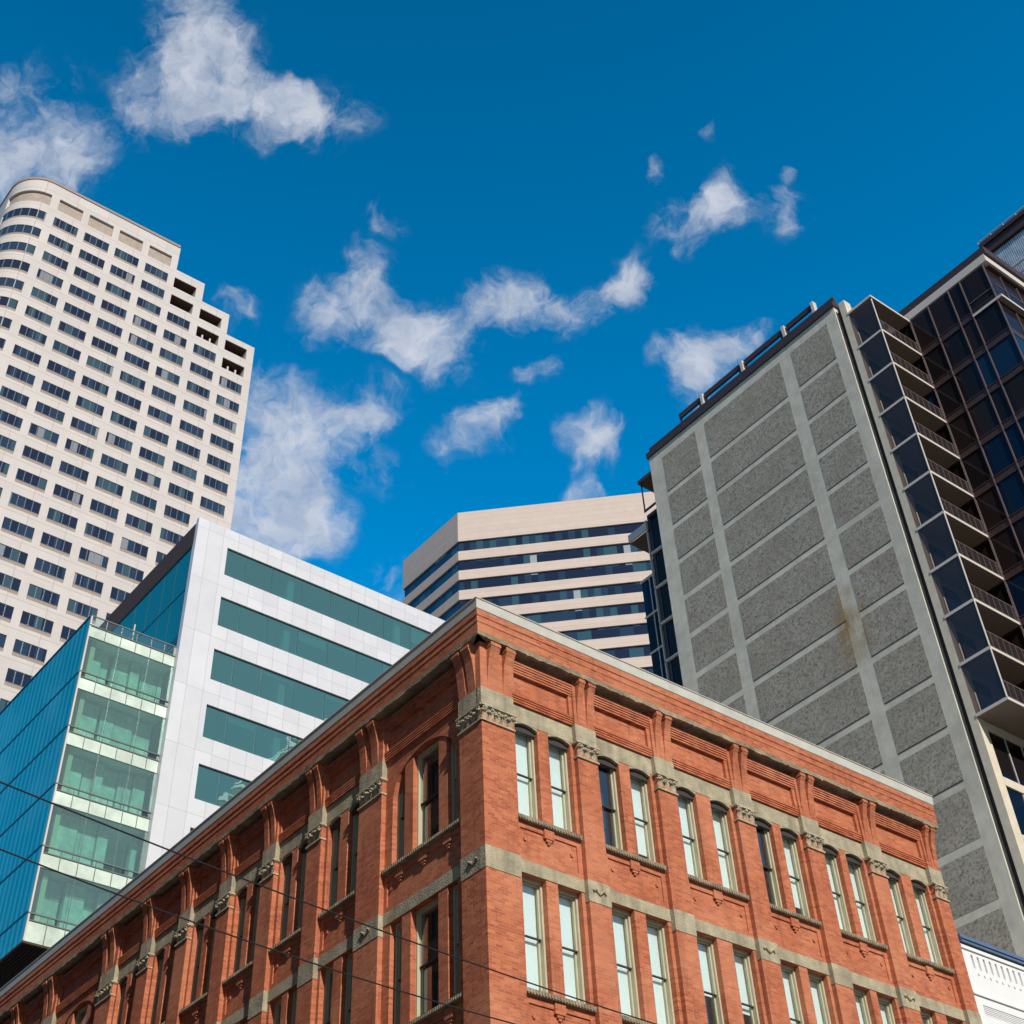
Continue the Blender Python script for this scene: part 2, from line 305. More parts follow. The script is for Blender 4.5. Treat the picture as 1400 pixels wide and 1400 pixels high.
mat('cream_concrete', (0.62, 0.55, 0.42), 0.8, var=0.1, vscale=2)
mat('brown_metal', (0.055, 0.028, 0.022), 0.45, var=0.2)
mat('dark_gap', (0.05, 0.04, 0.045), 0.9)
mat('pale_metal', (0.58, 0.53, 0.47), 0.5)
mat('soffit_tan', (0.24, 0.19, 0.14), 0.85, var=0.1)
mat('rail_mauve', (0.13, 0.085, 0.08), 0.5)
mat('corrugated', (0.55, 0.60, 0.64), 0.4, metal=0.3, var=0.25, vscale=1.5)
glassmat('smoked_glass', (0.72, 0.68, 0.66), 0.88, refl=(0.8, 0.8, 0.85), ior=1.45, rmul=0.4, body=(0.10, 0.088, 0.085))
glassmat('rail_glass', (0.35, 0.30, 0.30), 0.8, ior=1.45, rmul=0.8)
panemat('dark_pane', [(0.012, 0.010, 0.011), (0.020, 0.013, 0.012), (0.008, 0.027, 0.062), (0.004, 0.014, 0.035)], 1.5, 2.9, 0.2, [0.0, 0.45, 0.72, 0.86], spec=0.12, uo=0.3)
mat('white_stucco', (0.70, 0.70, 0.68), 0.8, var=0.03)
mat('blue_coping', (0.10, 0.15, 0.24), 0.4, var=0.1)
mat('wire_black', (0.015, 0.013, 0.013), 0.6)
mat('asphalt', (0.055, 0.055, 0.056), 0.95, var=0.2, bump=0.3, bscale=60)
mat('paving', (0.22, 0.21, 0.20), 0.9, var=0.1, bump=0.2, bscale=20)
mat('road_paint', (0.78, 0.78, 0.75), 0.7)
mat('ground', (0.13, 0.125, 0.115), 0.95, var=0.1)
# ------------------------------------------------------------------ mesh helpers
LOC = {}
class Fac:
    """a facade: u along it, d into the building, z up"""
    def __init__(s, o, du, dn): s.o, s.du, s.dn = o, du, dn
    def __call__(s, u, d, z): return (s.o[0]+u*s.du[0]+d*s.dn[0], s.o[1]+u*s.du[1]+d*s.dn[1], z)
WORLD = Fac((0, 0), (1, 0), (0, 1))
class MB:
    def __init__(s): s.v = []; s.f = []
    def prism(s, bot, top):
        n = len(bot); k = len(s.v); s.v += list(bot)+list(top)
        s.f.append([k+i for i in range(n)][::-1]); s.f.append([k+n+i for i in range(n)])
        for i in range(n): s.f.append([k+i, k+(i+1) % n, k+n+(i+1) % n, k+n+i])
        return s
    def box(s, F, u0, u1, d0, d1, z0, z1):
        return s.prism([F(u0, d0, z0), F(u1, d0, z0), F(u1, d1, z0), F(u0, d1, z0)], [F(u0, d0, z1), F(u1, d0, z1), F(u1, d1, z1), F(u0, d1, z1)])
    def front(s, F, poly, d0, d1):      # outline in (u,z), thickness in d
        return s.prism([F(u, d0, z) for u, z in poly], [F(u, d1, z) for u, z in poly])
    def prof(s, F, poly, u0, u1):       # outline in (d,z), swept along u
        return s.prism([F(u0, d, z) for d, z in poly], [F(u1, d, z) for d, z in poly])
    def tube(s, pts, r, n=8):
        k = len(s.v)
        for i, p in enumerate(pts):
            a = Vector(pts[min(i+1, len(pts)-1)])-Vector(pts[max(i-1, 0)]); a.normalize()
            x = a.cross(Vector((0, 0, 1))); x = Vector((1, 0, 0)) if x.length < 1e-3 else x.normalized(); y = a.cross(x)
            for j in range(n):
                t = 2*math.pi*j/n; s.v.append(tuple(Vector(p)+x*(r*math.cos(t))+y*(r*math.sin(t))))
        for i in range(len(pts)-1):
            for j in range(n): s.f.append([k+i*n+j, k+i*n+(j+1) % n, k+(i+1)*n+(j+1) % n, k+(i+1)*n+j])
        s.f.append([k+j for j in range(n)]); s.f.append([k+(len(pts)-1)*n+j for j in range(n)][::-1])
        return s
    def mesh(s, name, m, org=(0, 0, 0), smooth=False):
        me = bpy.data.meshes.new(name)
        me.from_pydata([(x-org[0], y-org[1], z-org[2]) for x, y, z in s.v], [], s.f)
        bm = bmesh.new(); bm.from_mesh(me); bmesh.ops.recalc_face_normals(bm, faces=bm.faces); bm.to_mesh(me); bm.free()
        for mm in (m if isinstance(m, (list, tuple)) else [m]): me.materials.append(MAT[mm])
        if smooth:
            for p in me.polygons: p.use_smooth = True
        return me
    def build(s, name, m, parent=None, label=None, smooth=False, bevel=0):
        org = LOC.get(parent.name, (0, 0, 0)) if parent else (0, 0, 0)
        o = bpy.data.objects.new(name, s.mesh(name, m, org, smooth)); COL.objects.link(o)
        if parent: o.parent = parent; LOC[o.name] = org
        if label: o['label'] = label
        if bevel:
            b = o.modifiers.new('bevel', 'BEVEL'); b.width = bevel; b.segments = 1; b.limit_method = 'ANGLE'
        return o
def thing(name, loc, label, cat, group=None):
    o = bpy.data.objects.new(name, None); COL.objects.link(o); o.location = loc; o['label'] = label; o['category'] = cat
    if group: o['group'] = group
    LOC[o.name] = tuple(loc); return o
def place(mesh_obj, parent, world):
    """copy a ready part (and its sub-parts) to another spot of the same thing"""
    c = mesh_obj.copy(); COL.objects.link(c); c.parent = parent
    b = LOC[parent.name]; c.location = (world[0]-b[0], world[1]-b[1], world[2]-b[2])
    for ch in mesh_obj.children:
        d = ch.copy(); COL.objects.link(d); d.parent = c
    return c
def cellwall(mb, F, us, zs, hole, d0, d1):
    """wall as cells between the break lines; hole(u,z) returns None (solid), True (open) or a recess depth. Runs merged upwards."""
    for i in range(len(us)-1):
        j = 0
        while j < len(zs)-1:
            h = hole((us[i]+us[i+1])/2, (zs[j]+zs[j+1])/2); k = j+1
            while k < len(zs)-1 and hole((us[i]+us[i+1])/2, (zs[k]+zs[k+1])/2) == h: k += 1
            if h is not True: mb.box(F, us[i], us[i+1], d0+(h or 0), d1, zs[j], zs[k])
            j = k
def structure(mb, name, m):
    o = mb.build(name, m); o['kind'] = 'structure'; return o
# ------------------------------------------------------------------ ground, streets
structure(MB().box(WORLD, -3000, 3000, -3000, 3000, -0.5, -0.02), 'ground', 'ground')
structure(MB().box(WORLD, -400, 400, 6.5, 21.5, -0.02, 0.0), 'road', 'asphalt')
structure(MB().box(WORLD, 1.5, 16.0, 28.5, 400, -0.02, 0.0), 'road', 'asphalt')
pv_ = MB()
for (a, b, c, d) in ((-400, 400, -400, 6.5), (19.4, 400, 21.5, 24.9), (16.0, 19.4, 21.5, 400), (-400, 1.5, 21.5, 400)): pv_.box(WORLD, a, b, c, d, -0.016, 0.13)
structure(pv_, 'pavement', 'paving')
mk = MB()
for i in range(-30, 40): mk.box(WORLD, i*6, i*6+3, 13.93, 14.07, 0.0, 0.004)
structure(mk, 'lane_marking', 'road_paint')
# ================================================================== BRICK BUILDING
K = 1.25; BX, BY = 19.5575, 25.0
R = Fac((BX, BY), (1, 0), (0, 1)); L = Fac((BX, BY), (0, 1), (1, 0))
def Z(z): return z*K+H
brick = thing('brick_building', (BX, BY, 0), 'old red brick corner building with carved stone capitals and a bracketed cornice', 'building')
RD = 0.15                               # depth of the bay walls behind the pilaster faces
PR = [(0, .85), (2.58, 3.15), (4.90, 5.47), (7.36, 7.93), (9.64, 10.21), (11.88, 12.45), (14.27, 14.74)]
PLf = [(0, .78), (3.65, 4.55), (6.12, 6.72), (8.2, 8.8), (10.3, 10.9), (12.4, 13.0), (14.5, 15.1), (16.6, 17.5), (20.5, 21.3), (23.0, 23.6), (25.1, 25.7), (27.2, 27.8), (29.3, 30.1)]
ROWS = [(14.06, 16.10), (10.62, 12.86), (7.25, 9.5), (3.9, 6.1)]
def bays(P, side):
    out = []
    for (a0, a1), (b0, b1) in zip(P, P[1:]):
        w = b0-a1
        if side == 'R':
            if a0 < 0.1: out.append((a1, b0, [(a1+.12, a1+.73), (a1+1.03, a1+1.64)], False)); continue
            m = (w-.10-.62-.62-.09)
            out.append((a1, b0, [(a1+.11, a1+.73), (b0-.71, b0-.09)], False))
        elif w > 2.4: out.append((a1, b0, [(a1+.28, a1+.62), (a1+.93, a1+1.87), (a1+2.18, a1+2.6)], True))
        else: out.append((a1, b0, [(a1+.10, a1+.62), (b0-.62, b0-.10)], False))
    return out
wall = {}
def make_window(side, w, h, label=None):
    """sash window in its own frame; local origin at the lower left front corner of the opening, on the bay wall face"""
    F = Fac((0, 0), (1, 0), (0, 1)) if side == 'R' else Fac((0, 0), (0, 1), (1, 0))
    o = bpy.data.objects.new('window', None)
    m = MB(); t = .055
    a, b = .17, .42
    m.box(F, 0, t, a, b, 0, h); m.box(F, w-t, w, a, b, 0, h); m.box(F, t, w-t, a, b, h-t*1.2, h); m.box(F, t, w-t, a, b, 0, t)
    s = .045                           # sashes: upper one in front
    m.box(F, t, t+s, .24, .285, h*.5, h-t*1.2); m.box(F, w-t-s, w-t, .24, .285, h*.5, h-t*1.2); m.box(F, t+s, w-t-s, .24, .285, h-t*1.2-s, h-t*1.2)
    m.box(F, t, t+s, .30, .345, t, h*.5); m.box(F, w-t-s, w-t, .30, .345, t, h*.5); m.box(F, t+s, w-t-s, .30, .345, t, t+s*1.4)
    fr = m.mesh('window', 'window_wood')
    r = MB().box(F, t, w-t, .235, .295, h*.5-.035, h*.5-.002).mesh('shaded_sash_rail', 'shade_brown')  # meeting rail, coloured dark to carry the shadow beneath it
    g = MB(); g.box(F, t+s, w-t-s, .26, .266, h*.5, h-t*1.2-s); g.box(F, t+s, w-t-s, .32, .326, t+s*1.4, h*.5-.04)
    g = g.mesh('glass_pane', 'window_glass')
    return fr, r, g, F
PROTO = {}
def window(side, F, u0, u1, z0, z1, blind, top=True):
    w, h = round((u1-u0)*K, 3), round((z1-z0)*K, 3); key = (side, w, h)
    if key not in PROTO: PROTO[key] = make_window(side, w, h)
    fr, r, g, FF = PROTO[key]
    p = F(u0*K, RD, Z(z0)); b = LOC[brick.name]
    o = bpy.data.objects.new('window', fr); COL.objects.link(o); o.parent = brick
    o.location = (p[0]-b[0], p[1]-b[1], p[2]-b[2])
    for nm, me in (('shaded_sash_rail', r), ('glass_pane', g)):
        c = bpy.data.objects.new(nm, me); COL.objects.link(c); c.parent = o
    if blind > 0:
        kb = key+(round(blind, 2),)
        if kb not in PROTO: PROTO[kb] = MB().box(FF, .06, w-.06, .385, .39, h*(1-blind)+.02, h-.08).mesh('blind', 'blind')
        c = bpy.data.objects.new('blind', PROTO[kb]); COL.objects.link(c); c.parent = o
    return o
def arc_filler(mb, F, u0, u1, z0, zt, rise, d0, d1, n=10):
    """fills the corners over a segmental arch whose crown is at zt and springing at zt-rise (z in metres, u in metres)"""
    c, r = (u0+u1)/2, (u1-u0)/2
    for i in range(n):
        a, b = u0+(u1-u0)*i/n, u0+(u1-u0)*(i+1)/n
        za = zt-rise+rise*math.sqrt(max(0, 1-((a-c)/r)**2)) if rise > .3 else zt-rise*((a-c)/r)**2
        zb = zt-rise+rise*math.sqrt(max(0, 1-((b-c)/r)**2)) if rise > .3 else zt-rise*((b-c)/r)**2
        mb.front(F, [(a, za), (b, zb), (b, zt+.02), (a, zt+.02)], d0, d1)
BRP = [(0.0, 16.67), (-.02, 16.9), (-.045, 17.15), (-.085, 17.38), (-.135, 17.55), (-.18, 17.64), (-.18, 17.795), (.06, 17.795), (.06, 16.67)]
def capital(F, a, b, z0, z1, name='capital'):
    """carved leaf capital across a pilaster: bed mould, leaves, curling tips and abacus"""
    m = MB(); a, b = a*K, b*K; e = .025; h = z1-z0
    m.box(F, a-e, b+e, -.045, RD, z0, z0+.05)                        # bed mould
    m.box(F, a+.01, b-.01, .06, RD, z0+.05, z1-.07)                 # hollow bell behind the leaves
    m.box(F, a-e*2, b+e*2, -.085, RD, z1-.05, z1); m.box(F, a-e, b+e, -.05, RD, z1-.075, z1-.051)
    n = max(3, int(round((b-a)/.235))); w = (b-a)/n
    rnd = random.Random(int(a*100)+7)
    for i in range(n):
        c = a+(i+.5)*w
        for s, lean in ((-1, .32), (1, .32), (0, 0)):
            hh = h*(.56 if s else .74)*rnd.uniform(.85, 1.12); pts = []
            for t in range(6):
                q = t/5; pts.append(F(c+s*w*(.08+lean*q*q*1.3), .03-.11*q**1.5, z0+.05+hh*math.sin(q*1.75)))
            for r_, sh in ((.034, 0), (.022, .036), (.022, -.036)):
                m.tube([(p[0]+(sh if abs(F.du[0]) else 0), p[1]+(sh if abs(F.du[1]) else 0), p[2]-abs(sh)*.6) for p in pts], r_, 5)
        for s in (-1, 1):                                            # spiral tendrils under the abacus
            pts = [F(c+s*w*.26+s*.05*math.cos(t)*(1-t/8), -.03-.012*t/5, z0+h*.66+.055*math.sin(t)*(1-t/8)) for t in [k*.7 for k in range(10)]]
            m.tube(pts, .015, 5)
    for s, c in ((-1, a+.01), (1, b-.01)):                           # corner volutes
        pts = [F(c-s*.05+s*.06*math.cos(t)*(1-t/9), -.075, z1-.14+.06*math.sin(t)*(1-t/9)) for t in [k*.6 for k in range(11)]]
        m.tube(pts, .02, 5)
    return m.build(name, 'carved_stone', brick)
def facade(side, F, P, dk):
    BS = bays(P, side); uend = P[-1][1]; z18 = 17.95
    rows = ROWS
    # ---- bay wall with its openings and sunk apron panels
    us = {P[0][1], P[-1][0]}; zs = {0.0-H/K, z18}; ops = []; aps = []
    for a, b, ws, tri in BS:
        us |= {a, b}
        if tri: us |= {ws[0][0], ws[-1][1]}
        for x, y in ws: us |= {x, y}
        ap = (a+.14, b-.12); us |= set(ap)
        for k, (z0, z1) in enumerate(rows):
            zt = z1+.13 if (k == 0 and not tri) else (16.42 if (k == 0 and tri) else z1)
            zs |= {z0, zt, z0-.82, z0-.24, z1+.27}
            if k == 0 and tri: ops.append((ws[0][0], ws[-1][1], z0, zt))
            else: ops += [(x, y, z0, zt) for x, y in ws]
            aps.append((ap[0], ap[1], z0-.80 if False else z0-.82, z0-.24))
    us = sorted(us); zs = sorted(zs)
    def hole(u, z):
        for x, y, p, q in ops:
            if x < u < y and p < z < q: return True
        for x, y, p, q in aps:
            if x < u < y and p < z < q: return .035
        return None
    mb = MB(); cellwall(mb, lambda u, d, z: F(u*K, d, Z(z)), us, zs, hole, RD, RD+.40)
    for a, b, ws, tri in BS:
        z0, z1 = rows[0]
        if tri:
            x, y = ws[0][0]*K, ws[-1][1]*K
            arc_filler(mb, F, x, y, Z(z0), Z(16.42), .95, RD, RD+.40, 20)
            for p, q in ((ws[0][1], ws[1][0]), (ws[1][1], ws[2][0])): mb.box(F, p*K, q*K, RD+.03, RD+.39, Z(z0), Z(16.3))
    mb.build('brick_wall', 'brick', brick)
    # ---- stone bands over the windows, with segmental heads in the top storey
    for a, b, ws, tri in BS:
        for k, (z0, z1) in enumerate(rows):
            m = MB()
            if k == 0 and not tri:
                m.box(F, a*K, b*K, RD-.012, RD+.05, Z(z1+.13), Z(16.63))
                for x, y in ws: arc_filler(m, F, x*K, y*K, Z(z0), Z(z1+.13), .075*K, RD-.006, RD+.09)
                m.build('stone_lintel', 'stone', brick)
                for x, y in ws: MB().box(F, x*K+.003, y*K-.003, RD+.092, RD+.16, Z(z1-.03), Z(z1+.13)).build('head_shade', 'shade_brown', brick)  # dark board stands in for the shaded underside of the window head
            elif k > 0:
                m.box(F, a*K, b*K, RD-.02, RD+.05, Z(z1+.005), Z(z1+.27)); m.build('stone_lintel', 'stone', brick)
    # ---- sills and little apron ornaments
    for a, b, ws, tri in BS:
        for k, (z0, z1) in enumerate(rows):
            m = MB(); x, y = (a+.02)*K, (b-.02)*K
            m.prof(F, [(RD-.10, Z(z0)-.13), (RD-.12, Z(z0)-.02), (RD+.17, Z(z0)+.0), (RD+.17, Z(z0)-.13)], x, y)
            n = int((y-x)/.09)
            for i in range(n): m.box(F, x+i*.09+.02, x+i*.09+.065, RD-.118-.012, RD-.09, Z(z0)-.115, Z(z0)-.035)
            m.build('sill', 'weathered_stone', brick)
            zt = Z(z0-.24)
            cs = [(x+y)/2] if not tri else [x+(y-x)*.2, x+(y-x)*.5, x+(y-x)*.8]
            for c in cs:
                m = MB(); m.box(F, c-.16, c+.16, RD-.05, RD+.05, zt-.10, zt+.16); m.box(F, c-.09, c+.09, RD-.03, RD+.05, zt-.17, zt-.10); m.box(F, c-.04, c+.04, RD-.015, RD+.05, zt-.23, zt-.17)
                m.build('apron_ornament', 'brick', brick)
            if k < 2:
                for c in (x+.3, y-.3):
                    m = MB(); m.front(F, [(c+.05*math.cos(t*math.pi/4), zt-.28+.05*math.sin(t*math.pi/4)) for t in range(8)], RD-.0, RD+.05); m.build('rosette', 'brick', brick)
    # ---- pilasters
    for i, (a, b) in enumerate(P):
        m = MB(); lo = 0 if not (side == 'L' and i == 0) else 0.003
        if i == 0: a_ = 0.0 if side == 'R' else RD/K+.0
        else: a_ = a
        if side == 'L' and i == 0:
            m.box(F, RD+.001, b*K, 0, RD+.1, 0, Z(17.79))
        else: m.box(F, a*K, b*K, 0, RD+.1 if i else RD, 0, Z(17.79))
        m.build('pilaster', 'brick', brick)
        m = MB()                                                     # plain stone block over the capital
        e = .012
        m.box(F, a*K-(e if i else (e if side == 'R' else -RD)), b*K+e, -e, RD+.03, Z(16.22), Z(16.655))
        m.build('impost', 'stone', brick)
        if side == 'L' and i == 0: capital(F, a+.0, b, Z(15.84), Z(16.22))
        else: capital(F, a, b, Z(15.84), Z(16.22))
        for k, (z0, z1) in enumerate(rows[1:]):
            m = MB(); m.box(F, a*K-(e if i or side == 'R' else -RD), b*K+e, -e-.002, RD+.02, Z(z1-.20), Z(z1+.25))
            if (i+k) % 2 == 1 and side == 'R' or side == 'L' and i in (0, 1):  # some carry a carved leaf
                c = (a+b)/2*K
                m.tube([F(c-.22+.07*t, -.03-.01*(t % 2), Z(z1+.03)+.05*math.sin(t*1.6)) for t in range(7)], .035, 6)
            m.build('string_course', 'stone', brick)
        # ---- bracket pair
        w = b-a
        prs = [(.14*w, .42*w), (.62*w, .95*w)] if w < .7 else [(.18, .43), (w-.25, w-.01)]
        for (p, q) in prs:
            if side == 'L' and i == 0 and p < .1: continue
            m = MB(); m.prof(F, [(d*K, Z(z)) for d, z in BRP], (a+p)*K, (a+q)*K)
            m.box(F, (a+p)*K-.015, (a+q)*K+.015, -.195*K, .05, Z(17.66), Z(17.72))
            m.build('bracket', 'brick', brick)
    # ---- frieze panels
    for a, b, ws, tri in BS:
        m = MB(); x, y = a*K, b*K
        for j in range(4): zb = Z(16.645)+j*.068; m.box(F, x, y, RD-.075-.01*j, RD+.04, zb, zb+.044)
        xa = x
        zt = Z(17.36)
        m.box(F, x, x+.12, RD-.09, RD+.04, Z(16.86), zt); m.box(F, y-.12, y, RD-.09, RD+.04, Z(16.86), zt)
        m.box(F, x+.12, y-.12, RD-.045, RD+.04, Z(16.86), Z(16.90))
        for j in range(5): zb = zt+.01+j*.068; m.box(F, x, y, RD-.105-.018*j, RD+.04, zb, zb+.05)
        m.box(F, x, y, RD+.01, RD+.04, zt+.01+4*.068+.05, Z(17.79))
        m.build('frieze_panel', 'brick', brick)
    # ---- cornice (mitred on the corner)
    def run(name, prof_, m_, u0=None, u1=None):
        mb = MB(); n = len(prof_)
        ue = uend*K
        bot = [F(min(0, d)*1.0 if True else 0, d, z) for d, z in prof_]
        top = [F(ue+(.2 if d < 0 else 0), d, z) for d, z in prof_]
        mb.prism(bot, top); return mb.build(name, m_, brick)
    o = .2*K
    run('drip_course', [(-o, Z(17.79)), (-o-.012, Z(17.86)), (-o*.9, Z(17.90)), (.3, Z(17.90)), (.3, Z(17.79))], 'weathered_stone')
    run('cornice', [(-o+.02, Z(17.90)), (-o+.0, Z(18.10)), (-o-.02, Z(18.12)), (-o-.02, Z(18.16)), (-o+.0, Z(18.18)), (-o-.005, Z(18.26)), (-o-.03, Z(18.28)), (-o-.03, Z(18.42)), (.3, Z(18.42)), (.3, Z(17.90))], 'brick')
    run('roof_flashing', [(-o-.02, Z(18.42)), (-o-.05, Z(18.44)), (-o-.075, Z(18.66)), (-o-.10, Z(18.67)), (-o-.10, Z(18.69)), (.35, Z(18.69)), (.35, Z(18.42))], 'flashing')
    # ragged moss and chipped mortar edge of the drip course
    rn = random.Random(5 if side == 'R' else 9); m = MB(); u = 0.1; d = .02
    while u < uend*K-.2:
        w = rn.uniform(.04, .22); d2 = rn.choice((.004, .012, .02, .035, .05))*rn.uniform(.6, 1.2)
        m.front(F, [(u, Z(17.79)-d), (u+w, Z(17.79)-d2), (u+w, Z(17.79)+.01), (u, Z(17.79)+.01)], -o-.004, -o+.10); u += w; d = d2
    m.build('drip_crust', 'weathered_stone', brick)
    # ---- windows
    n = 0
    for bi, (a, b, ws, tri) in enumerate(BS):
        for k, (z0, z1) in enumerate(rows):
            if k > 2 or (k == 2 and side == 'L'): continue
            for wi, (x, y) in enumerate(ws):
                zt = z1+.13 if k == 0 and not tri else (16.38 if tri and k == 0 else z1)
                bl = dk(bi, k, wi)
                window(side, F, x, y, z0, zt, bl); n += 1
BLR = {(1, 0, 0): 0, (3, 0, 0): 0, (2, 1, 0): .52, (2, 1, 1): .58, (0, 0, 0): .93, (1, 1, 0): .97, (3, 0, 1): .82}
rr_ = random.Random(8)
def dkR(b, k, w): return BLR.get((b, k, w), rr_.choice((1.0, 1.0, 1.0, .97, .93, .86)) if k < 2 else .7)
rl = random.Random(3)
def dkL(b, k, w): return 0.0 if rl.random() < .8 else .4
facade('R', R, PR, dkR)
facade('L', L, PLf, dkL)
ux, uy = 14.74*K, 30.1*K
core = MB(); core.box(R, .9, ux-.2, .9, uy-.3, 0, Z(17.9)); core.build('interior_wall', 'interior', brick)
rf = MB(); rf.box(R, .352, ux-.3, .352, uy-.35, Z(17.92), Z(18.5)); rf.build('roof', 'tar_roof', brick)
sw = MB(); sw.box(R, ux-.19, ux-.005, .252, uy-.25, 0, Z(17.79)); sw.box(R, .56, ux-.2, uy-.25, uy, 0, Z(17.79)); sw.build('party_wall', 'brick', brick)
fl = MB(); fl.box(R, ux-.19, ux+.02, .36, uy-.1, Z(17.91), Z(18.6)); fl.build('parapet', 'brick', brick)
# ================================================================== WHITE PANEL OFFICE BUILDING WITH GLASS BOX
OF = Fac((31.6, 72.0), (1, 0), (0, 1)); off = thing('office_building', (31.6, 72.0, 0), 'white panel office block with teal ribbon windows and a glass box on its left side', 'building')
OW = 30.0; TOP = 64.55+H; FZ = [62.94+H-k*4.236 for k in range(15)]; WH = 2.36; U0, U1 = 2.46, 20.35
us = [0, U0, U1, OW]; zs = sorted({0, TOP} | {z for z in FZ} | {z-WH for z in FZ})
mb = MB(); cellwall(mb, OF, us, zs, lambda u, z: True if U0 < u < U1 and any(q-WH < z < q for q in FZ) else None, 0, .38)
mb.build('panel_wall', 'white_panel', off)
MU = [1.62, 3.78, 6.25, 8.72, 11.15, 13.4, 15.8, 18.2]
for k, z in enumerate(FZ):
    g_ = MB().box(OF, U0, U1, .14, .16, z-WH, z).build('ribbon_window', 'teal_glass', off)
    m = MB()
    for u in MU: m.box(OF, U0+u-.02, U0+u+.02, .12, .175, z-WH, z)
    m.box(OF, U0, U1, .125, .17, z-.05, z-.002); m.box(OF, U0, U1, .125, .17, z-WH+.002, z-WH+.05)
    m.build('window_frame', 'mullion_teal', g_)
    for u in (5.9, 15.2): MB().box(OF, U0+u-.6, U0+u-.1, .45, .9, z-WH-.1, z-.001).build('column', 'white_column', off)
    m = MB().box(OF, U0-.3, U1+.3, .39, 14, z-WH-1.0, z-WH-.12).build('floor_slab', 'ceiling', off)
    if k < 7:
        for q_ in range(len(MU)-1):
            if random.random() < .45: MB().box(OF, U0+MU[q_]+.06, U0+MU[q_+1]-.06, .24, .25, z-random.choice((.35, .6, .9, 1.4)), z-.01).build('roller_blind', 'roller_blind', off)
MB().box(OF, 0, .3, .381, .46, 0, TOP-2.31).build('panel_return', 'white_panel', off)
MB().box(OF, .4, OW-.4, 7.0, 13.8, 0, TOP-1.2).build('core', 'office_dark', off)
MB().box(OF, .0, OW, .385, 16, TOP-1.1, TOP-.35).build('roof', 'brown_soffit', off)
m = MB(); m.box(OF, -.02, .01, .39, 14.5, TOP-2.3, TOP-.34); m.box(OF, .012, .6, .39, 14.5, TOP-2.25, TOP-1.11); m.build('roof_fascia', 'brown_soffit', off)
MB().box(OF, .05, .29, .47, 14, 54+H, TOP-2.26).build('side_glass', 'deep_teal_glass', off)
m = MB()
for y in (2.6, 4.4, 6.6, 8.8, 11): m.box(OF, .03, .32, y, y+.05, 54+H, TOP-2.3)
m.box(OF, .02, .33, .5, 14, 58.6+H, 58.68+H); m.box(OF, .02, .33, .5, 14, 54.3+H, 54.9+H)
m.build('mullion', 'mullion_teal', off)
# glass box
class BoxFac(Fac):
    def __call__(s, u, d, z): return (25.545+u*.9932, 72.4+d, (z-H)*.9932+H)
GB = BoxFac((0, 0), (1, 0), (0, 1)); bw = 6.08; VT = [52.6, 48.78, 44.96, 41.14, 37.3]; VH = 2.58
for t in VT:
    MB().box(GB, .10, bw, .0, .03, t-VH+H, t+H).build('box_window', 'green_glass', off)
    b_ = t-VH
    MB().box(GB, .10, bw, .03, .10, (b_-1.21 if t > 38 else 33.2)+H, b_-.34+H).build('spandrel', 'green_spandrel', off)
    MB().box(GB, .10, bw, .005, .029, b_-.33+H, b_-.02+H).build('clear_band', 'clear_glass', off)
    MB().box(GB, .10, bw, .12, 8, b_-.9+H, b_-.35+H).build('floor_slab', 'white_column', off)
MB().box(GB, .10, bw, .03, .10, 52.62+H, 53.45+H).build('spandrel', 'green_spandrel', off)
MB().box(GB, .0, bw, .0, .03, 53.5+H, 54.15+H).build('glass_parapet', 'clear_glass', off)
m = MB(); XS = [1.15, 2.23, 3.28, 4.33, 5.28]
for i, x in enumerate(XS):
    for t in VT: m.box(GB, x-.018, x+.018, -.03, .04, (t-VH-1.22 if t > 38 else 33.2)+H, t-VH+H)
    m.box(GB, x-.018, x+.018, -.03, .04, 52.6+H, 54.15+H)
for x in (2.23, 4.33):
    for t in VT: m.box(GB, x-.014, x+.014, -.02, .035, t-VH+H, t+H)
for t in VT:
    m.box(GB, 0, bw, -.05, .035, t-VH-.04+H, t-VH+.03+H); m.box(GB, 0, bw, -.025, .03, t+.0+H, t+.035+H); m.box(GB, 0, bw, -.02, .03, t-VH-.40+H, t-VH-.34+H)
m.box(GB, 0, bw, -.04, .03, 54.13+H, 54.2+H); m.box(GB, 0, bw, -.03, .03, 53.42+H, 53.48+H)
m.build('mullion', 'mullion_grey', off)
MB().box(GB, .0, .10, -.03, .10, 33.2+H, 54.2+H).build('corner_post', 'pale_metal', off)
m = MB(); rn = random.Random(4)
for t in VT:
    x = .95
    while x < bw-.3:
        w = rn.uniform(.5, 1.3)
        if rn.random() < .95: m.box(GB, x, min(x+w, bw-.05), .9+rn.random()*.5, 1.5, t-VH-.2+H, t+.1+H)
        x += w+rn.uniform(.02, .25)
m.build('curtain', 'curtain', off)
m = MB()
for t in VT: m.box(GB, .55, .85, .45, .8, t-VH-.3+H, t+.2+H)
m.build('column', 'cream_column', off)
m = MB()
for t in VT: m.box(GB, .25, .5, .5, 1.6, t-VH+H, t+.2+H)
m.build('inner_wall', 'brown_soffit', off)
MB().box(GB, .2, bw, 3.0, 3.4, 33.4+H, 53.3+H).build('back_wall', 'curtain', off)
MB().box(GB, .12, bw, .11, 26, 33.21+H, 33.5+H).build('box_floor', 'brown_soffit', off)
MB().box(GB, .15, bw, .11, 26, 52.75+H, 53.2+H).build('box_roof', 'white_column', off)
m = MB()
for i in range(26): m.box(GB, .3+i*.21, .37+i*.21, .2, 25.5, 33.12+H, 33.205+H)
m.box(GB, .0, bw, -.02, .25, 33.08+H, 33.2+H); m.box(GB, 0, .2, .25, 26, 33.08+H, 33.2+H)
m.build('soffit', 'brown_soffit', off)
MB().box(GB, -.0, .06, .12, 26, 33.2+H, 54.2+H).build('striped_side', 'striped_glass', off)
m = MB()
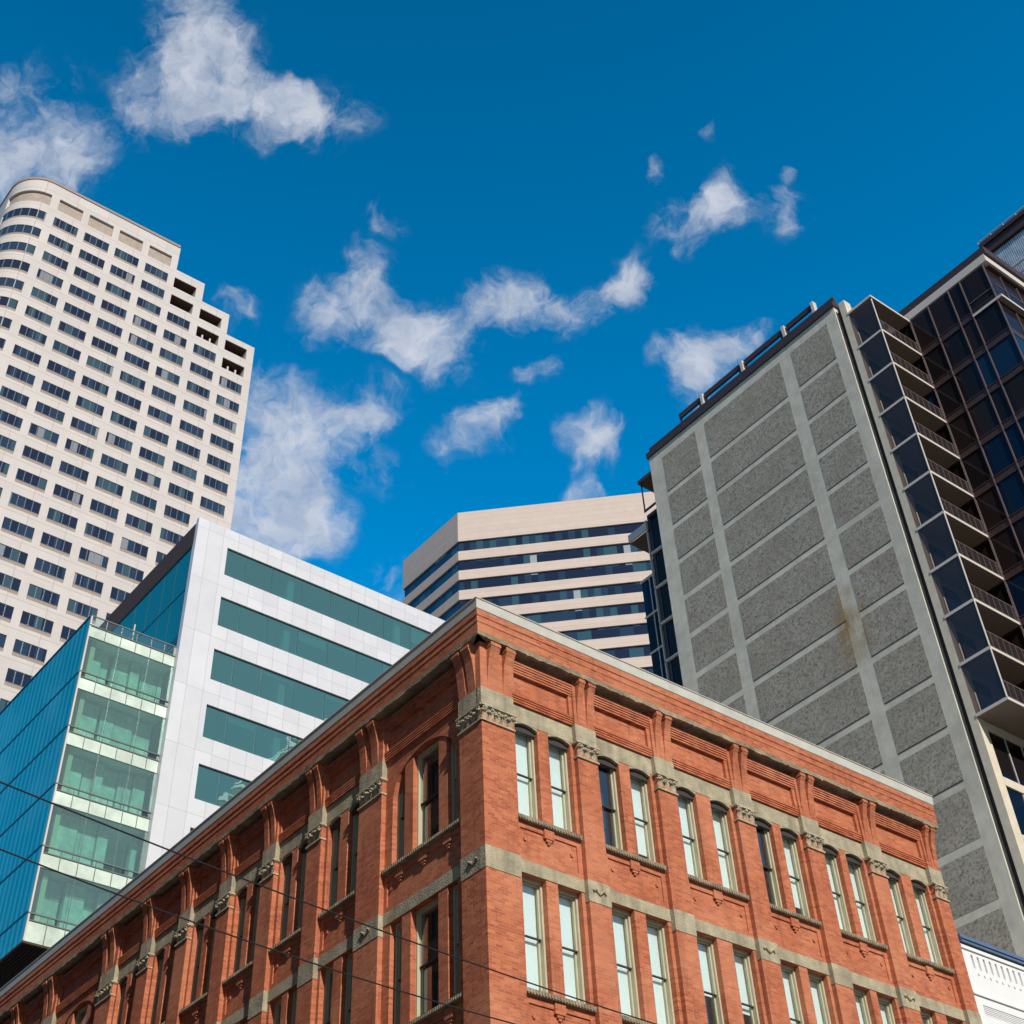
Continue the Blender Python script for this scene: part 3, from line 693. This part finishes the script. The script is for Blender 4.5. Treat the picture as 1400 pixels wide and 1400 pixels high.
for t in (50.0, 46.2, 42.4, 38.6, 34.8): m.box(GB, -.03, .0-.001, .1, 26, t+H, t+.10+H)
m.box(GB, -.05, -.001, .1, 26, 54.15+H, 54.25+H); m.build('floor_joint', 'mullion_teal', off)
m = MB(); m.tube([GB(3.1, .3, 53.6+H), GB(3.1, .3, 54.9+H)], .05, 6); m.tube([GB(3.1, .3, 54.3+H), GB(3.1, 1.2, 54.3+H)], .02, 6); m.build('parapet_post', 'pale_metal', off)
# ================================================================== WHITE STEPPED TOWER WITH ROUND CORNER
KT = 1.38; TY = 138.0; TF = Fac((0, TY), (1, 0), (0, 1)); tow = thing('office_tower', (45, TY, 0), 'tall white gridded office tower with a rounded corner and stepped top', 'tower')
def TZ(z): return z*KT+H
pitch = 3.94; W0 = 120.85
BW = [(22.13, 24.88), (25.68, 28.55), (29.32, 32.15), (32.98, 35.75), (36.58, 39.3), (40.2, 42.9), (43.74, 46.45)]
tops = [125.9, 125.9, 125.9, 125.9, 122.15, 119.2, 116.0]
edges = [21.4]+[(BW[i][1]+BW[i+1][0])/2 for i in range(6)]+[47.3]
NF = 43
first = [0, 0, 0, 0, 0, 1, 2]
CXR, RR = 21.2*KT, 3.6*KT; CYR = TY+RR
def wz(k): t = TZ(W0)-k*pitch; return t-1.72, t          # glass bottom and top
DEP = .09
# white grid: piers and spandrels
spn = MB(); pm = spn
pm.box(TF, 21.2*KT, 22.13*KT, 0, 3, 0, TZ(125.9))
for i in range(7):
    r = BW[i+1][0] if i < 6 else 47.35
    nxt = tops[i] if i == 6 else tops[i]
    pm.box(TF, BW[i][1]*KT, (r*KT) if i < 6 else 47.35*KT, 0, 3, 0, TZ(tops[i]) if i in (0, 1, 2, 6) else TZ(tops[i]))
scr = MB()
for i in range(7):
    x0, x1 = BW[i][0]*KT, BW[i][1]*KT; kk = first[i]
    zt = wz(kk)[1]
    ztop = TZ(tops[i])
    if i < 4:
        MB().box(TF, x0, x1, .35, .7, zt+1.7, TZ(123.95)).build('plant_screen', 'tower_screen', tow); spn.box(TF, x0, x1, .003, 2.9, TZ(123.95), ztop-.002); spn.box(TF, x0, x1, .003, 2.9, zt, zt+1.72)
    else: spn.box(TF, x0, x1, .003, 2.9, zt, ztop-.002)
    k = kk
    while k < NF:
        b, t = wz(k); nt_ = wz(k+1)[1]
        spn.box(TF, x0, x1, .003, 2.9, max(0, nt_), b-.52)
        k += 1
spn.build('facade_grid', 'tower_white', tow)
# round corner
def arcpts(r, a0, a1, n): return [(CXR-r*math.sin(math.radians(a0+(a1-a0)*i/n)), CYR-r*math.cos(math.radians(a0+(a1-a0)*i/n))) for i in range(n+1)]
def ring(mb, r0, r1, a0, a1, z0, z1, n=14):
    o, q = arcpts(r0, a0, a1, n), arcpts(r1, a0, a1, n)
    for i in range(n):
        mb.prism([(o[i][0], o[i][1], z0), (o[i+1][0], o[i+1][1], z0), (q[i+1][0], q[i+1][1], z0), (q[i][0], q[i][1], z0)],
                 [(o[i][0], o[i][1], z1), (o[i+1][0], o[i+1][1], z1), (q[i+1][0], q[i+1][1], z1), (q[i][0], q[i][1], z1)])
rb = MB(); rs = MB(); rg_ = MB(); rm = MB()
ring(rb, RR, RR-2, 84, 90, 0, TZ(125.9), 2)
ring(rb, RR, RR-2, 0, 84, TZ(123.95), TZ(125.9))
ring(rs, RR-.35, RR-.9, 0, 84, wz(0)[1]+1.7, TZ(123.95))
ring(rb, RR, RR-2, 0, 84, wz(0)[1], wz(0)[1]+1.72)
for k in range(NF):
    b, t = wz(k); nt_ = wz(k+1)[1]
    ring(rb, RR, RR-2, 0, 84, max(0, nt_), b-.52)
rb.build('curved_spandrel', 'tower_white', tow); rs.build('plant_screen', 'tower_screen', tow)
m = MB()
ring(m, RR+.12, RR-.6, 0, 90, TZ(125.9), TZ(126.25)); m.box(TF, 21.2*KT, 36.5*KT, -.12, .6, TZ(125.9), TZ(126.25))
m.box(Fac((CXR-RR, CYR), (0, 1), (1, 0)), 0, 40, -.12, .6, TZ(125.9), TZ(126.25))
m.build('roof_coping', 'tower_sill', tow)
# open sky-terraces in the top two bays of each step: dark brown recess
ter = set()
tb = MB()
for i in (4, 5, 6):
    for k in (first[i], first[i]+1):
        b, t = wz(k); ter.add((i, k))
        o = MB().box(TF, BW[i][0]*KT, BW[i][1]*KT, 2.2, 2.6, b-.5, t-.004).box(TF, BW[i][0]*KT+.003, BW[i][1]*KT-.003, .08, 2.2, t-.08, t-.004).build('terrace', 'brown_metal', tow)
        MB().box(TF, BW[i][0]*KT, BW[i][1]*KT, .5, .58, b-.5, b+.1).build('parapet', 'tower_white', o)
m = MB()
for i in (5, 6):
    for (k, u) in ((first[i]+1, .35), (first[i]+1, .7)): 
        b, t = wz(k); x = BW[i][0]*KT+u*(BW[i][1]-BW[i][0])*KT; m.box(TF, x-.12, x+.12, .6, .9, b, b+1.0)
m.build('terrace_post', 'tower_white', tow)
body = MB(); body.box(TF, 22.2*KT, 47.3*KT, 2.7, 40, 0, TZ(115.9)); body.box(TF, CXR-RR+.0, 36.4*KT, 5.0, 40, 0, TZ(125.7)); body.box(TF, 36*KT, 40.0*KT, 2.7, 38, 0, TZ(122.0)); body.box(TF, 36*KT, 43.6*KT, 2.7, 38, 0, TZ(119.1))
body.build('tower_body', 'tower_white', tow)
def prj(p):
    x, y, z = p[0], p[1], p[2]-H
    a = [M[i][0]*x+M[i][1]*y+M[i][2]*z for i in range(3)]
    return CX+FPX*a[0]/a[2], CY+FPX*a[1]/a[2]
cand = []
for i in range(7):
    for k in range(first[i], NF):
        if (i, k) in ter: continue
        b, t = wz(k); x, y = prj(((BW[i][0]+BW[i][1])/2*KT, TY, t)); vis = -10 < x < 1400 and y > 200
        # anything lower than this line stands behind the office block in front
        hid = y > 980-(x)*1.1+60 if x < 200 else y > 760
        cand.append((0 if (vis and not hid) else 1, -y, i, k))
for k in range(NF):
    b, t = wz(k); x, y = prj((CXR-2, TY+.5, t)); cand.append((0 if x > 5 else 1, -y, 7, k))
cand.sort(); keep = {(c[2], c[3]) for c in cand[:100]}
wproto = {}
rest = MB(); restm = MB(); rests = MB()
for c in cand:
    i, k = c[2], c[3]; b, t = wz(k)
    if i < 7:
        x0, x1 = BW[i][0]*KT, BW[i][1]*KT; w = x1-x0
        mus = [x0+w*f for f in (.25, .5, .75)]
        if (i, k) in keep:
            o = MB().box(TF, x0, x1, DEP, DEP+.05, b, t).build('window', 'tower_glass', tow)
            mm = MB()
            for u in mus: mm.box(TF, u-.04, u+.04, DEP-.05, DEP-.001, b, t)
            mm.box(TF, x0, x1, DEP-.04, DEP-.002, t-.06, t-.002); mm.box(TF, x0, x1, DEP-.04, DEP-.002, b+.002, b+.06)
            mm.build('window_frame', 'tower_mullion', o)
            MB().box(TF, x0, x1, .07, DEP+.4, b-.52, b-.002).build('sill', 'tower_sill', o)
        else:
            rests.box(TF, x0, x1, .07, DEP+.4, b-.52, b-.002)
            rest.box(TF, x0, x1, DEP, DEP+.05, b, t)
            for u in mus: restm.box(TF, u-.05, u+.05, DEP-.06, DEP-.001, b, t)
    else:
        q = MB(); ring(q, RR-DEP, RR-DEP-.1, 0, 84, b, t); qs = MB(); ring(qs, RR-.07, RR-1, 0, 84, b-.52, b-.002)
        if (i, k) in keep:
            o = q.build('window', 'tower_glass', tow, 'window curving round the corner')
            mm = MB()
            for a in (14, 28, 42, 56, 70): ring(mm, RR-DEP+.06, RR-DEP+.001, a-.8, a+.8, b, t, 1)
            ring(mm, RR-DEP+.05, RR-DEP+.002, 0, 84, t-.08, t-.002); mm.build('window_frame', 'tower_mullion', o); qs.build('sill', 'tower_sill', o)
        else:
            kk = len(rests.v); rests.v += qs.v; rests.f += [[j+kk for j in f] for f in qs.f]
            for a in (14, 28, 42, 56, 70): ring(restm, RR-DEP+.06, RR-DEP+.001, a-.8, a+.8, b, t, 1)
            kk = len(rest.v); rest.v += q.v; rest.f += [[j+kk for j in f] for f in q.f]
o = rest.build('window', 'tower_glass', tow); o['kind'] = 'stuff'
o = restm.build('mullion', 'tower_mullion', tow); o['kind'] = 'stuff'
o = rests.build('sill', 'tower_sill', tow); o['kind'] = 'stuff'
# ================================================================== BEIGE TOWER
s2 = math.sqrt(.5); bt = thing('beige_tower', (107.3, 142, 0), 'beige banded office tower with dark ribbon windows in the middle distance', 'tower')
A = (107.3, 142.0); FR = Fac(A, (s2, -s2), (s2, s2)); FL = Fac(A, (0, 1), (1, 0)); LR, LL = 42.0, 15.6; BT = 150+H
# body: dark core and stacked stone bands
def bandpoly(e, z0, z1, mb):
    p0 = A; p1 = (A[0]+LR*s2, A[1]-LR*s2); p2 = (p1[0]+20, p1[1]+20); p3 = (A[0]+30, A[1]+LL); p4 = (A[0], A[1]+LL)
    i = e
    pts = [(p0[0]+i, p0[1]+i*.4142), (p1[0]+i*1.414-i*.0, p1[1]+i*0.0), (p2[0]-i, p2[1]), (p3[0]-i, p3[1]-i), (p4[0]+i, p4[1]-i)]
    mb.prism([(x, y, z0) for x, y in pts], [(x, y, z1) for x, y in pts])
m = MB(); bandpoly(0, 144.0+H, BT, m); m.build('parapet', 'beige_stone', bt)
BZ = [(144.0-3.87*k+H) for k in range(38)]
for z in BZ: m = MB(); bandpoly(0, max(0, z-3.87), z-2.05, m); m.build('stone_band', 'beige_stone', bt)
for z in BZ[:37]:
    q = MB(); bandpoly(.25, z-2.06, z+.01, q); q.build('ribbon_window', 'ribbon_glass', bt)
# ================================================================== CONCRETE APARTMENT TOWER
GX = 55.5; GF = Fac((GX, 0), (0, 1), (1, 0)); apt = thing('apartment_tower', (GX, 33.1, 0), 'grey concrete apartment tower with pebbled panels and a stack of glazed balconies', 'tower')
m = MB(); m.box(GF, 33.1, 50.8, 0, 20, 0, 67.05+H); m.build('concrete_wall', 'concrete', apt)
cols = [(33.92, 37.1), (38.1, 45.3), (46.2, 49.53)]
for k in range(22):
    zb = 63.08-2.913*k+H; zt = (66.18 if k == 0 else 63.08-2.913*(k-1)-.44)+H
    for a, b in cols:
        o = MB().box(GF, a, b, -.014, .02, zb, zt).build('pebbled_panel', 'pebble', apt)
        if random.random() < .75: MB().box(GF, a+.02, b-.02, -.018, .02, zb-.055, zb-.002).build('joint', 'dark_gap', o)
m = MB(); m.box(GF, 33.0, 50.95, -.12, 20, 67.06+H, 67.5+H); m.box(GF, 33.1, 50.9, .25, .5, 67.5+H, 68.2+H); m.build('parapet', 'brown_metal', apt)
m = MB()
for a, b in ((35.1, 37.6), (38.1, 41.6), (42.1, 45.6), (46.1, 48.2)):
    m.box(GF, a, b, .95, 1.10, 69.45+H, 69.9+H); m.box(GF, a, b, .9, 1.05, 68.3+H, 68.75+H)
    m.box(GF, a, a+.12, 1.0, 1.12, 68.0+H, 69.6+H); m.box(GF, b-.12, b, 1.0, 1.12, 68.0+H, 69.6+H)
    m.box(GF, a+.1, b-.1, 2.4, 2.6, 67.5+H, 69.7+H)
m.build('rooftop_louver', 'brown_metal', apt)
m = MB()
for y in (35.0, 37.7, 41.7, 45.7): m.box(GF, y, y+.22, .85, 1.2, 68.6+H, 69.95+H)
m.build('louver_bracket', 'pale_metal', apt)
# shadow gap and cream pier
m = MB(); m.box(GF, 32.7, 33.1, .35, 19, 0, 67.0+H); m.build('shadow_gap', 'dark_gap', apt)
m = MB(); m.box(GF, 32.25, 32.7, 0, .6, 0, 66.95+H); m.build('corner_pier', 'cream_concrete', apt)
m = MB(); m.box(GF, 32.3, 32.7, .6, 19, 36.3+H, 66.8+H); m.build('balcony_wall', 'soffit_tan', apt)
# lower street-side frame (below the balconies)
SF = Fac((GX, 32.25), (1, 0), (0, 1))
m = MB()
LV = [33.4, 30.5, 27.6, 24.7, 21.8, 18.9, 16.0, 13.1, 10.2, 7.3, 4.4]
for z in LV: m.box(SF, .6, 18, -.02, .3, z-.35+H, z+.1+H)
for u in (4.4, 8.6, 12.8): m.box(SF, u, u+.45, 0, .28, 0, 36.3+H)
m.box(SF, .6, 18, -.02, .3, 36.0+H, 36.45+H)
m.build('cream_frame', 'cream_concrete', apt)
m = MB(); m.box(SF, .6, 18, .08, .11, 0, 36.0+H); m.build('lower_glazing', 'dark_pane', apt)
m = MB()
for u in (1.9, 3.2, 5.9, 7.2): m.box(SF, u, u+.05, .03, .079, 0, 36.0+H)
m.build('lower_mullion', 'pale_metal', apt)
# balconies
BF = Fac((GX, 30.39), (1, 0), (0, 1)); BZs = [62.43-2.88*k+H for k in range(10)]
def balcony(z, roof=False):
    o = MB().box(BF, 0, 3.72, 0, 1.9, z-.02, z+.10).build('balcony', 'soffit_tan', apt)
    m = MB(); m.box(BF, -.03, 3.75, -.035, -.001, z-.03, z+.13); m.box(BF, -.035, -.001, 0, 1.88, z-.03, z+.13); m.build('slab_edge', 'pale_metal', o)
    if roof: return o
    m = MB().box(BF, .0, .03, .04, 1.86, z+.13, z+2.84); m.build('glass_screen', 'smoked_glass', o)
    for q_ in (-.01, 3.70): MB().tube([BF(q_, -.01, z+.12), BF(q_, -.01, z+2.86)], .042, 6).build('post', 'pale_metal', o)
    m = MB(); m.box(BF, .05, 3.68, .02, .07, z+1.10, z+1.16)
    m.box(BF, .05, 3.68, .02, .06, z+.22, z+.26)
    for i in range(7): m.box(BF, .45+i*.5, .48+i*.5, .025, .06, z+.13, z+1.1)
    m.build('railing', 'rail_mauve', o)
    m = MB().box(BF, .08, 3.66, .035, .045, z+.27, z+1.08); m.build('railing_glass', 'rail_glass', o)
    return o
for z in BZs: balcony(z)
balcony(65.55+H, True)
m = MB()
for z in BZs:
    m.box(BF, .7, 1.9, 1.80, 1.895, z+.12, z+2.3)
m.build('balcony_door', 'dark_pane', apt)
# glazed wing
WX = 59.2; WF = Fac((WX, 0), (0, 1), (1, 0))
m = MB(); m.box(WF, 24.6, 32.2, .05, .09, 20+H, 65.6+H); m.build('curtain_glass', 'dark_pane', apt)
WN = Fac((WX, 24.6), (1, 0), (0, 1)); m = MB(); m.box(WN, .1, 16, .0, .04, 20+H, 65.6+H); m.build('curtain_glass', 'dark_pane', apt)
MB().box(WF, 24.75, 32.2, 1.6, 16, 0, 65.6+H).build('wing_core', 'dark_gap', apt)
m = MB()
for y in (30.36, 28.9, 27.3, 26.38, 24.6): m.box(WF, y-.035, y+.035, -.04, .049, 20+H, 65.7+H)
for u in (1.6, 3.2, 4.8): m.box(WN, u, u+.06, -.06, -.001, 20+H, 65.7+H)
fr_ = m
m.build('curtain_mullion', 'rail_mauve', apt)
m = MB()
for z in BZs+[BZs[-1]-2.88*j for j in range(1, 5)]:
    m.box(WF, 24.66, 32.2, -.015, .048, z-.08, z+.0); m.box(WF, 24.66, 32.2, .02, .047, z+.001, z+.40); m.box(WF, 24.66, 32.2, -.015, .048, z+.40, z+.46)
    m.box(WN, .1, 16, -.03, -.001, z-.08, z+.42)
m.build('floor_band', 'brown_metal', apt)
m = MB(); m.box(WF, 24.96-.7, 30.7, -.0, .5, 65.75+H, 66.35+H); m.box(WF, 24.96-.7, 24.4, .5, 20, 65.75+H, 66.35+H); m.build('roof_fascia', 'pale_metal', apt)
m = MB(); m.box(WF, 24.1, 32.2, .001, 20, 66.36+H, 66.95+H); m.build('roof_edge', 'brown_metal', apt)
m = MB(); m.box(WF, 24.42, 32.2, .51, 20, 65.62+H, 65.74+H); m.build('soffit', 'brown_metal', apt)
# corner balcony of the wing
m = MB(); m.box(WF, 24.27, 26.38, -.02, 6, 62.40+H, 62.52+H); o = m.build('balcony', 'soffit_tan', apt)
m = MB(); m.box(WF, 24.25, 26.38, -.05, -.021, 62.38+H, 62.56+H); m.box(WF, 24.22, 24.268, -.05, 6, 62.38+H, 62.56+H); m.build('slab_edge', 'pale_metal', o)
m = MB(); m.box(WF, 24.3, 26.3, .0, .05, 63.5+H, 63.56+H); m.box(WF, 24.3, 24.35, .05, 6, 63.5+H, 63.56+H); m.build('railing', 'rail_mauve', o)
# rooftop plant room with corrugated walls
PF = Fac((72.0, 24.7), (0, 1), (1, 0))
m = MB(); m.box(PF, 0, 4.3, .08, 8, 66.96+H, 80.1+H)
for i in range(28): m.box(PF, i*.155, i*.155+.08, .0, .081, 67.0+H, 80.05+H)
m.build('plant_room', 'corrugated', apt)
m = MB(); m.box(PF, -.1, 4.75, -.2, 8, 80.15+H, 81.1+H); m.box(PF, -.1, 4.75, -.35, -.201, 81.0+H, 81.4+H)
m.build('plant_frame', 'brown_metal', apt)
m = MB(); m.tube([PF(-.1, -.3, 81.6+H), PF(4.8, -.3, 81.6+H)], .06, 6)
for i in range(5): m.tube([PF(.1+i*1.15, -.3, 81.2+H), PF(.1+i*1.15, -.3, 81.6+H)], .05, 6)
m.build('plant_rail', 'pale_metal', apt)
m = MB(); m.tube([PF(0, -.3, 76.3+H), PF(4.2, -.3, 76.3+H)], .09, 6); m.tube([PF(0, -.5, 77.0+H), PF(4.2, -.5, 77.0+H)], .09, 6); m.build('pipe', 'pale_metal', apt)
# far wing beyond the concrete wall (left edge)
FW = Fac((57.0, 0), (0, 1), (1, 0))
m = MB(); m.box(FW, 50.8, 53.3, .3, .34, 0, 64.2+H); m.box(FW, 53.5, 55.15, .6, .64, 0, 59.7+H); m.build('far_glazing', 'dark_pane', apt)
m = MB(); m.box(FW, 50.81, 53.2, .7, 14, 0, 64.0+H); m.box(FW, 53.2, 55.1, 1.0, 13, 0, 59.5+H); m.build('far_core', 'dark_gap', apt)
m = MB(); m.box(FW, 50.81, 53.46, -.2, 12, 67.15+H, 67.45+H); m.box(FW, 53.3, 53.38, .0, .08, 64.6+H, 67.15+H); m.box(FW, 50.8, 53.4, .0, .06, 64.55+H, 64.75+H); m.box(FW, 53.15, 53.45, .25, .6, 0, 64.2+H)
m.box(FW, 50.81, 53.3, .1, .4, 64.0+H, 64.25+H); m.box(FW, 53.4, 55.3, .2, 5, 63.0+H, 63.1+H); m.build('far_roof', 'brown_metal', apt)
m = MB(); m.box(FW, 53.4, 55.3, .0, .18, 63.1+H, 63.7+H)
for k in range(8): z = 60.95-2.93*k+H; m.box(FW, 50.8, 53.56, .12, .29, z-.1, z+.06)
[m.box(FW, 53.56, 55.2, .52, .59, z_-.06+H, z_+.06+H) for z_ in (56.7, 53.8, 50.9, 48.0)]
m.box(FW, 54.3, 54.36, .53, .592, 0, 59.6+H); m.box(FW, 53.5, 53.58, .12, .29, 0, 64.0+H); m.box(FW, 53.56, 55.2, .5, .59, 59.6+H, 59.75+H); m.build('far_balcony_edge', 'pale_metal', apt)
# ================================================================== WHITE ORNATE BUILDING (right edge)
QX = 38.02; QF = Fac((QX, 25.0), (1, 0), (0, 1)); wb = thing('white_building', (QX, 25, 0), 'low white stucco building with a blue-grey metal coping beside the brick building', 'building')
m = MB(); sl_ = []; us = {0., 16.}; x = .42
while x < 15.5: sl_.append((x, x+.10)); us |= {x, x+.10}; x += .29
zs = sorted({0., 17.86+H, 18.28+H, 18.55+H, 16.45+H, 16.75+H, 15.9+H, 14.0+H, 11.9+H, 9.9+H})
pans = [(.35+i*2.9, 2.75+i*2.9) for i in range(5)]
for a, b in pans: us |= {a, b}
def hq(u, z):
    if 17.86+H < z < 18.28+H and any(a < u < b for a, b in sl_): return .09
    if 16.45+H < z < 16.75+H and any(a < u < b for a, b in pans): return .05
    if (14+H < z < 15.9+H or 9.9+H < z < 11.9+H) and any(a+.5 < u < b-.5 for a, b in pans): return .2
    return None
for a, b in pans: us |= {a+.5, b-.5}
cellwall(m, QF, sorted(us), zs, hq, .05, .6); m.box(QF, 0, 16, .61, 22, 0, 18.4+H); m.build('stucco_wall', 'white_stucco', wb)
m = MB(); m.box(QF, 0, 16, .02, .05-.001, 17.05+H, 17.12+H); m.box(QF, 0, 16, .0, .049, 17.0+H, 17.05+H); m.box(QF, 0, 16, .0, .049, 18.40+H, 18.52+H)
for a, b in pans:
    for j in range(5): m.box(QF, a, b, .06, .10, 16.47+j*.055+H, 16.50+j*.055+H)
for a, b in sl_: m.front(QF, [((a+b)/2+.045*math.cos(t*math.pi/3)+.10, 17.72+H+.05*math.sin(t*math.pi/3)) for t in range(6)], .02, .049)
m.build('moulding', 'white_stucco', wb)
m = MB(); m.box(QF, -.0, 16, -.08, 1, 18.56+H, 18.64+H); m.box(QF, 0, 16, -.12, 1.1, 18.645+H, 18.69+H); m.box(QF, 0, 16, -.06, .9, 18.70+H, 18.80+H); m.build('metal_coping', 'blue_coping', wb)
m = MB()
for a, b in pans:
    for z0, z1 in ((14, 15.9), (9.9, 11.9)): m.box(QF, a+.55, b-.55, .24, .249, z0+.05+H, z1-.05+H)
m.build('window', 'dark_pane', wb)
# ================================================================== UNSEEN BUILDING ADDED ACROSS THE SIDE STREET, SHADES THE LEFT FACADE
NB = Fac((-3.0, 24.0), (0, 1), (-1, 0)); nb = thing('shading_building', (-3, 24, 0), 'added dark brick building across the side street, out of view, shading the brick corner building', 'building')
m = MB(); us = [0.]; zs = {0., 58.}
for i in range(16): us += [1.2+i*3, 3.0+i*3]
us.append(49.); 
for k in range(14): zs |= {2.2+k*4, 4.6+k*4}
cellwall(m, NB, us, sorted(zs), lambda u, z: .25 if (u-1.2) % 3 < 1.8 and (z-2.2) % 4 < 2.4 and u > 1.2 and z > 2.2 else None, 0, 1); m.box(NB, 0, 49, 1.001, 9, 0, 57.5)
m.build('brick_wall', 'brick', nb)
m = MB()
for i in range(16):
    for k in range(14): m.box(NB, 1.25+i*3, 2.95+i*3, .2, .249, 2.25+k*4, 4.55+k*4)
o = m.build('window', 'dark_pane', nb); o['kind'] = 'stuff'; m = MB(); m.box(NB, -.2, 49.2, -.4, 9, 58.001, 58.9); m.build('cornice', 'stone', nb)
# ================================================================== OVERHEAD WIRES
def ray(x, y):
    a = ((x-CX)/FPX, (y-CY)/FPX, 1.0)
    return Vector([sum(M[i][j]*a[i] for i in range(3)) for j in range(3)])
def wire(pts, h, label):
    # the two far ends fix the straight run of the cable; it sags slightly between them
    P = [ray(x, y)*(h/ray(x, y).z)+Vector((0, 0, H)) for x, y in pts]
    a, b = P[0], P[-1]; v = b-a; a2 = a-v*.9; b2 = b+v*.9
    q = []
    for i in range(41):
        t = i/40; p = a2.lerp(b2, t); s = (t-.321)/(.679-.321); q.append(tuple(p-Vector((0, 0, .10*(1-(2*s-1)**2)))))
    o = MB().tube(q, .0095, 6).build('overhead_wire', 'wire_black'); o['label'] = label; o['category'] = 'cable'; o['group'] = 'overhead wires crossing the street'
wire([(0, 1069), (890, 1398)], 8.0, 'upper of two black overhead wires crossing the brick building')
wire([(0, 1161), (700, 1399)], 8.0, 'lower of two black overhead wires crossing the brick building')
# ------------------------------------------------------------------ render
S.render.engine = 'CYCLES'
S.cycles.max_bounces = 8; S.cycles.transparent_max_bounces = 12
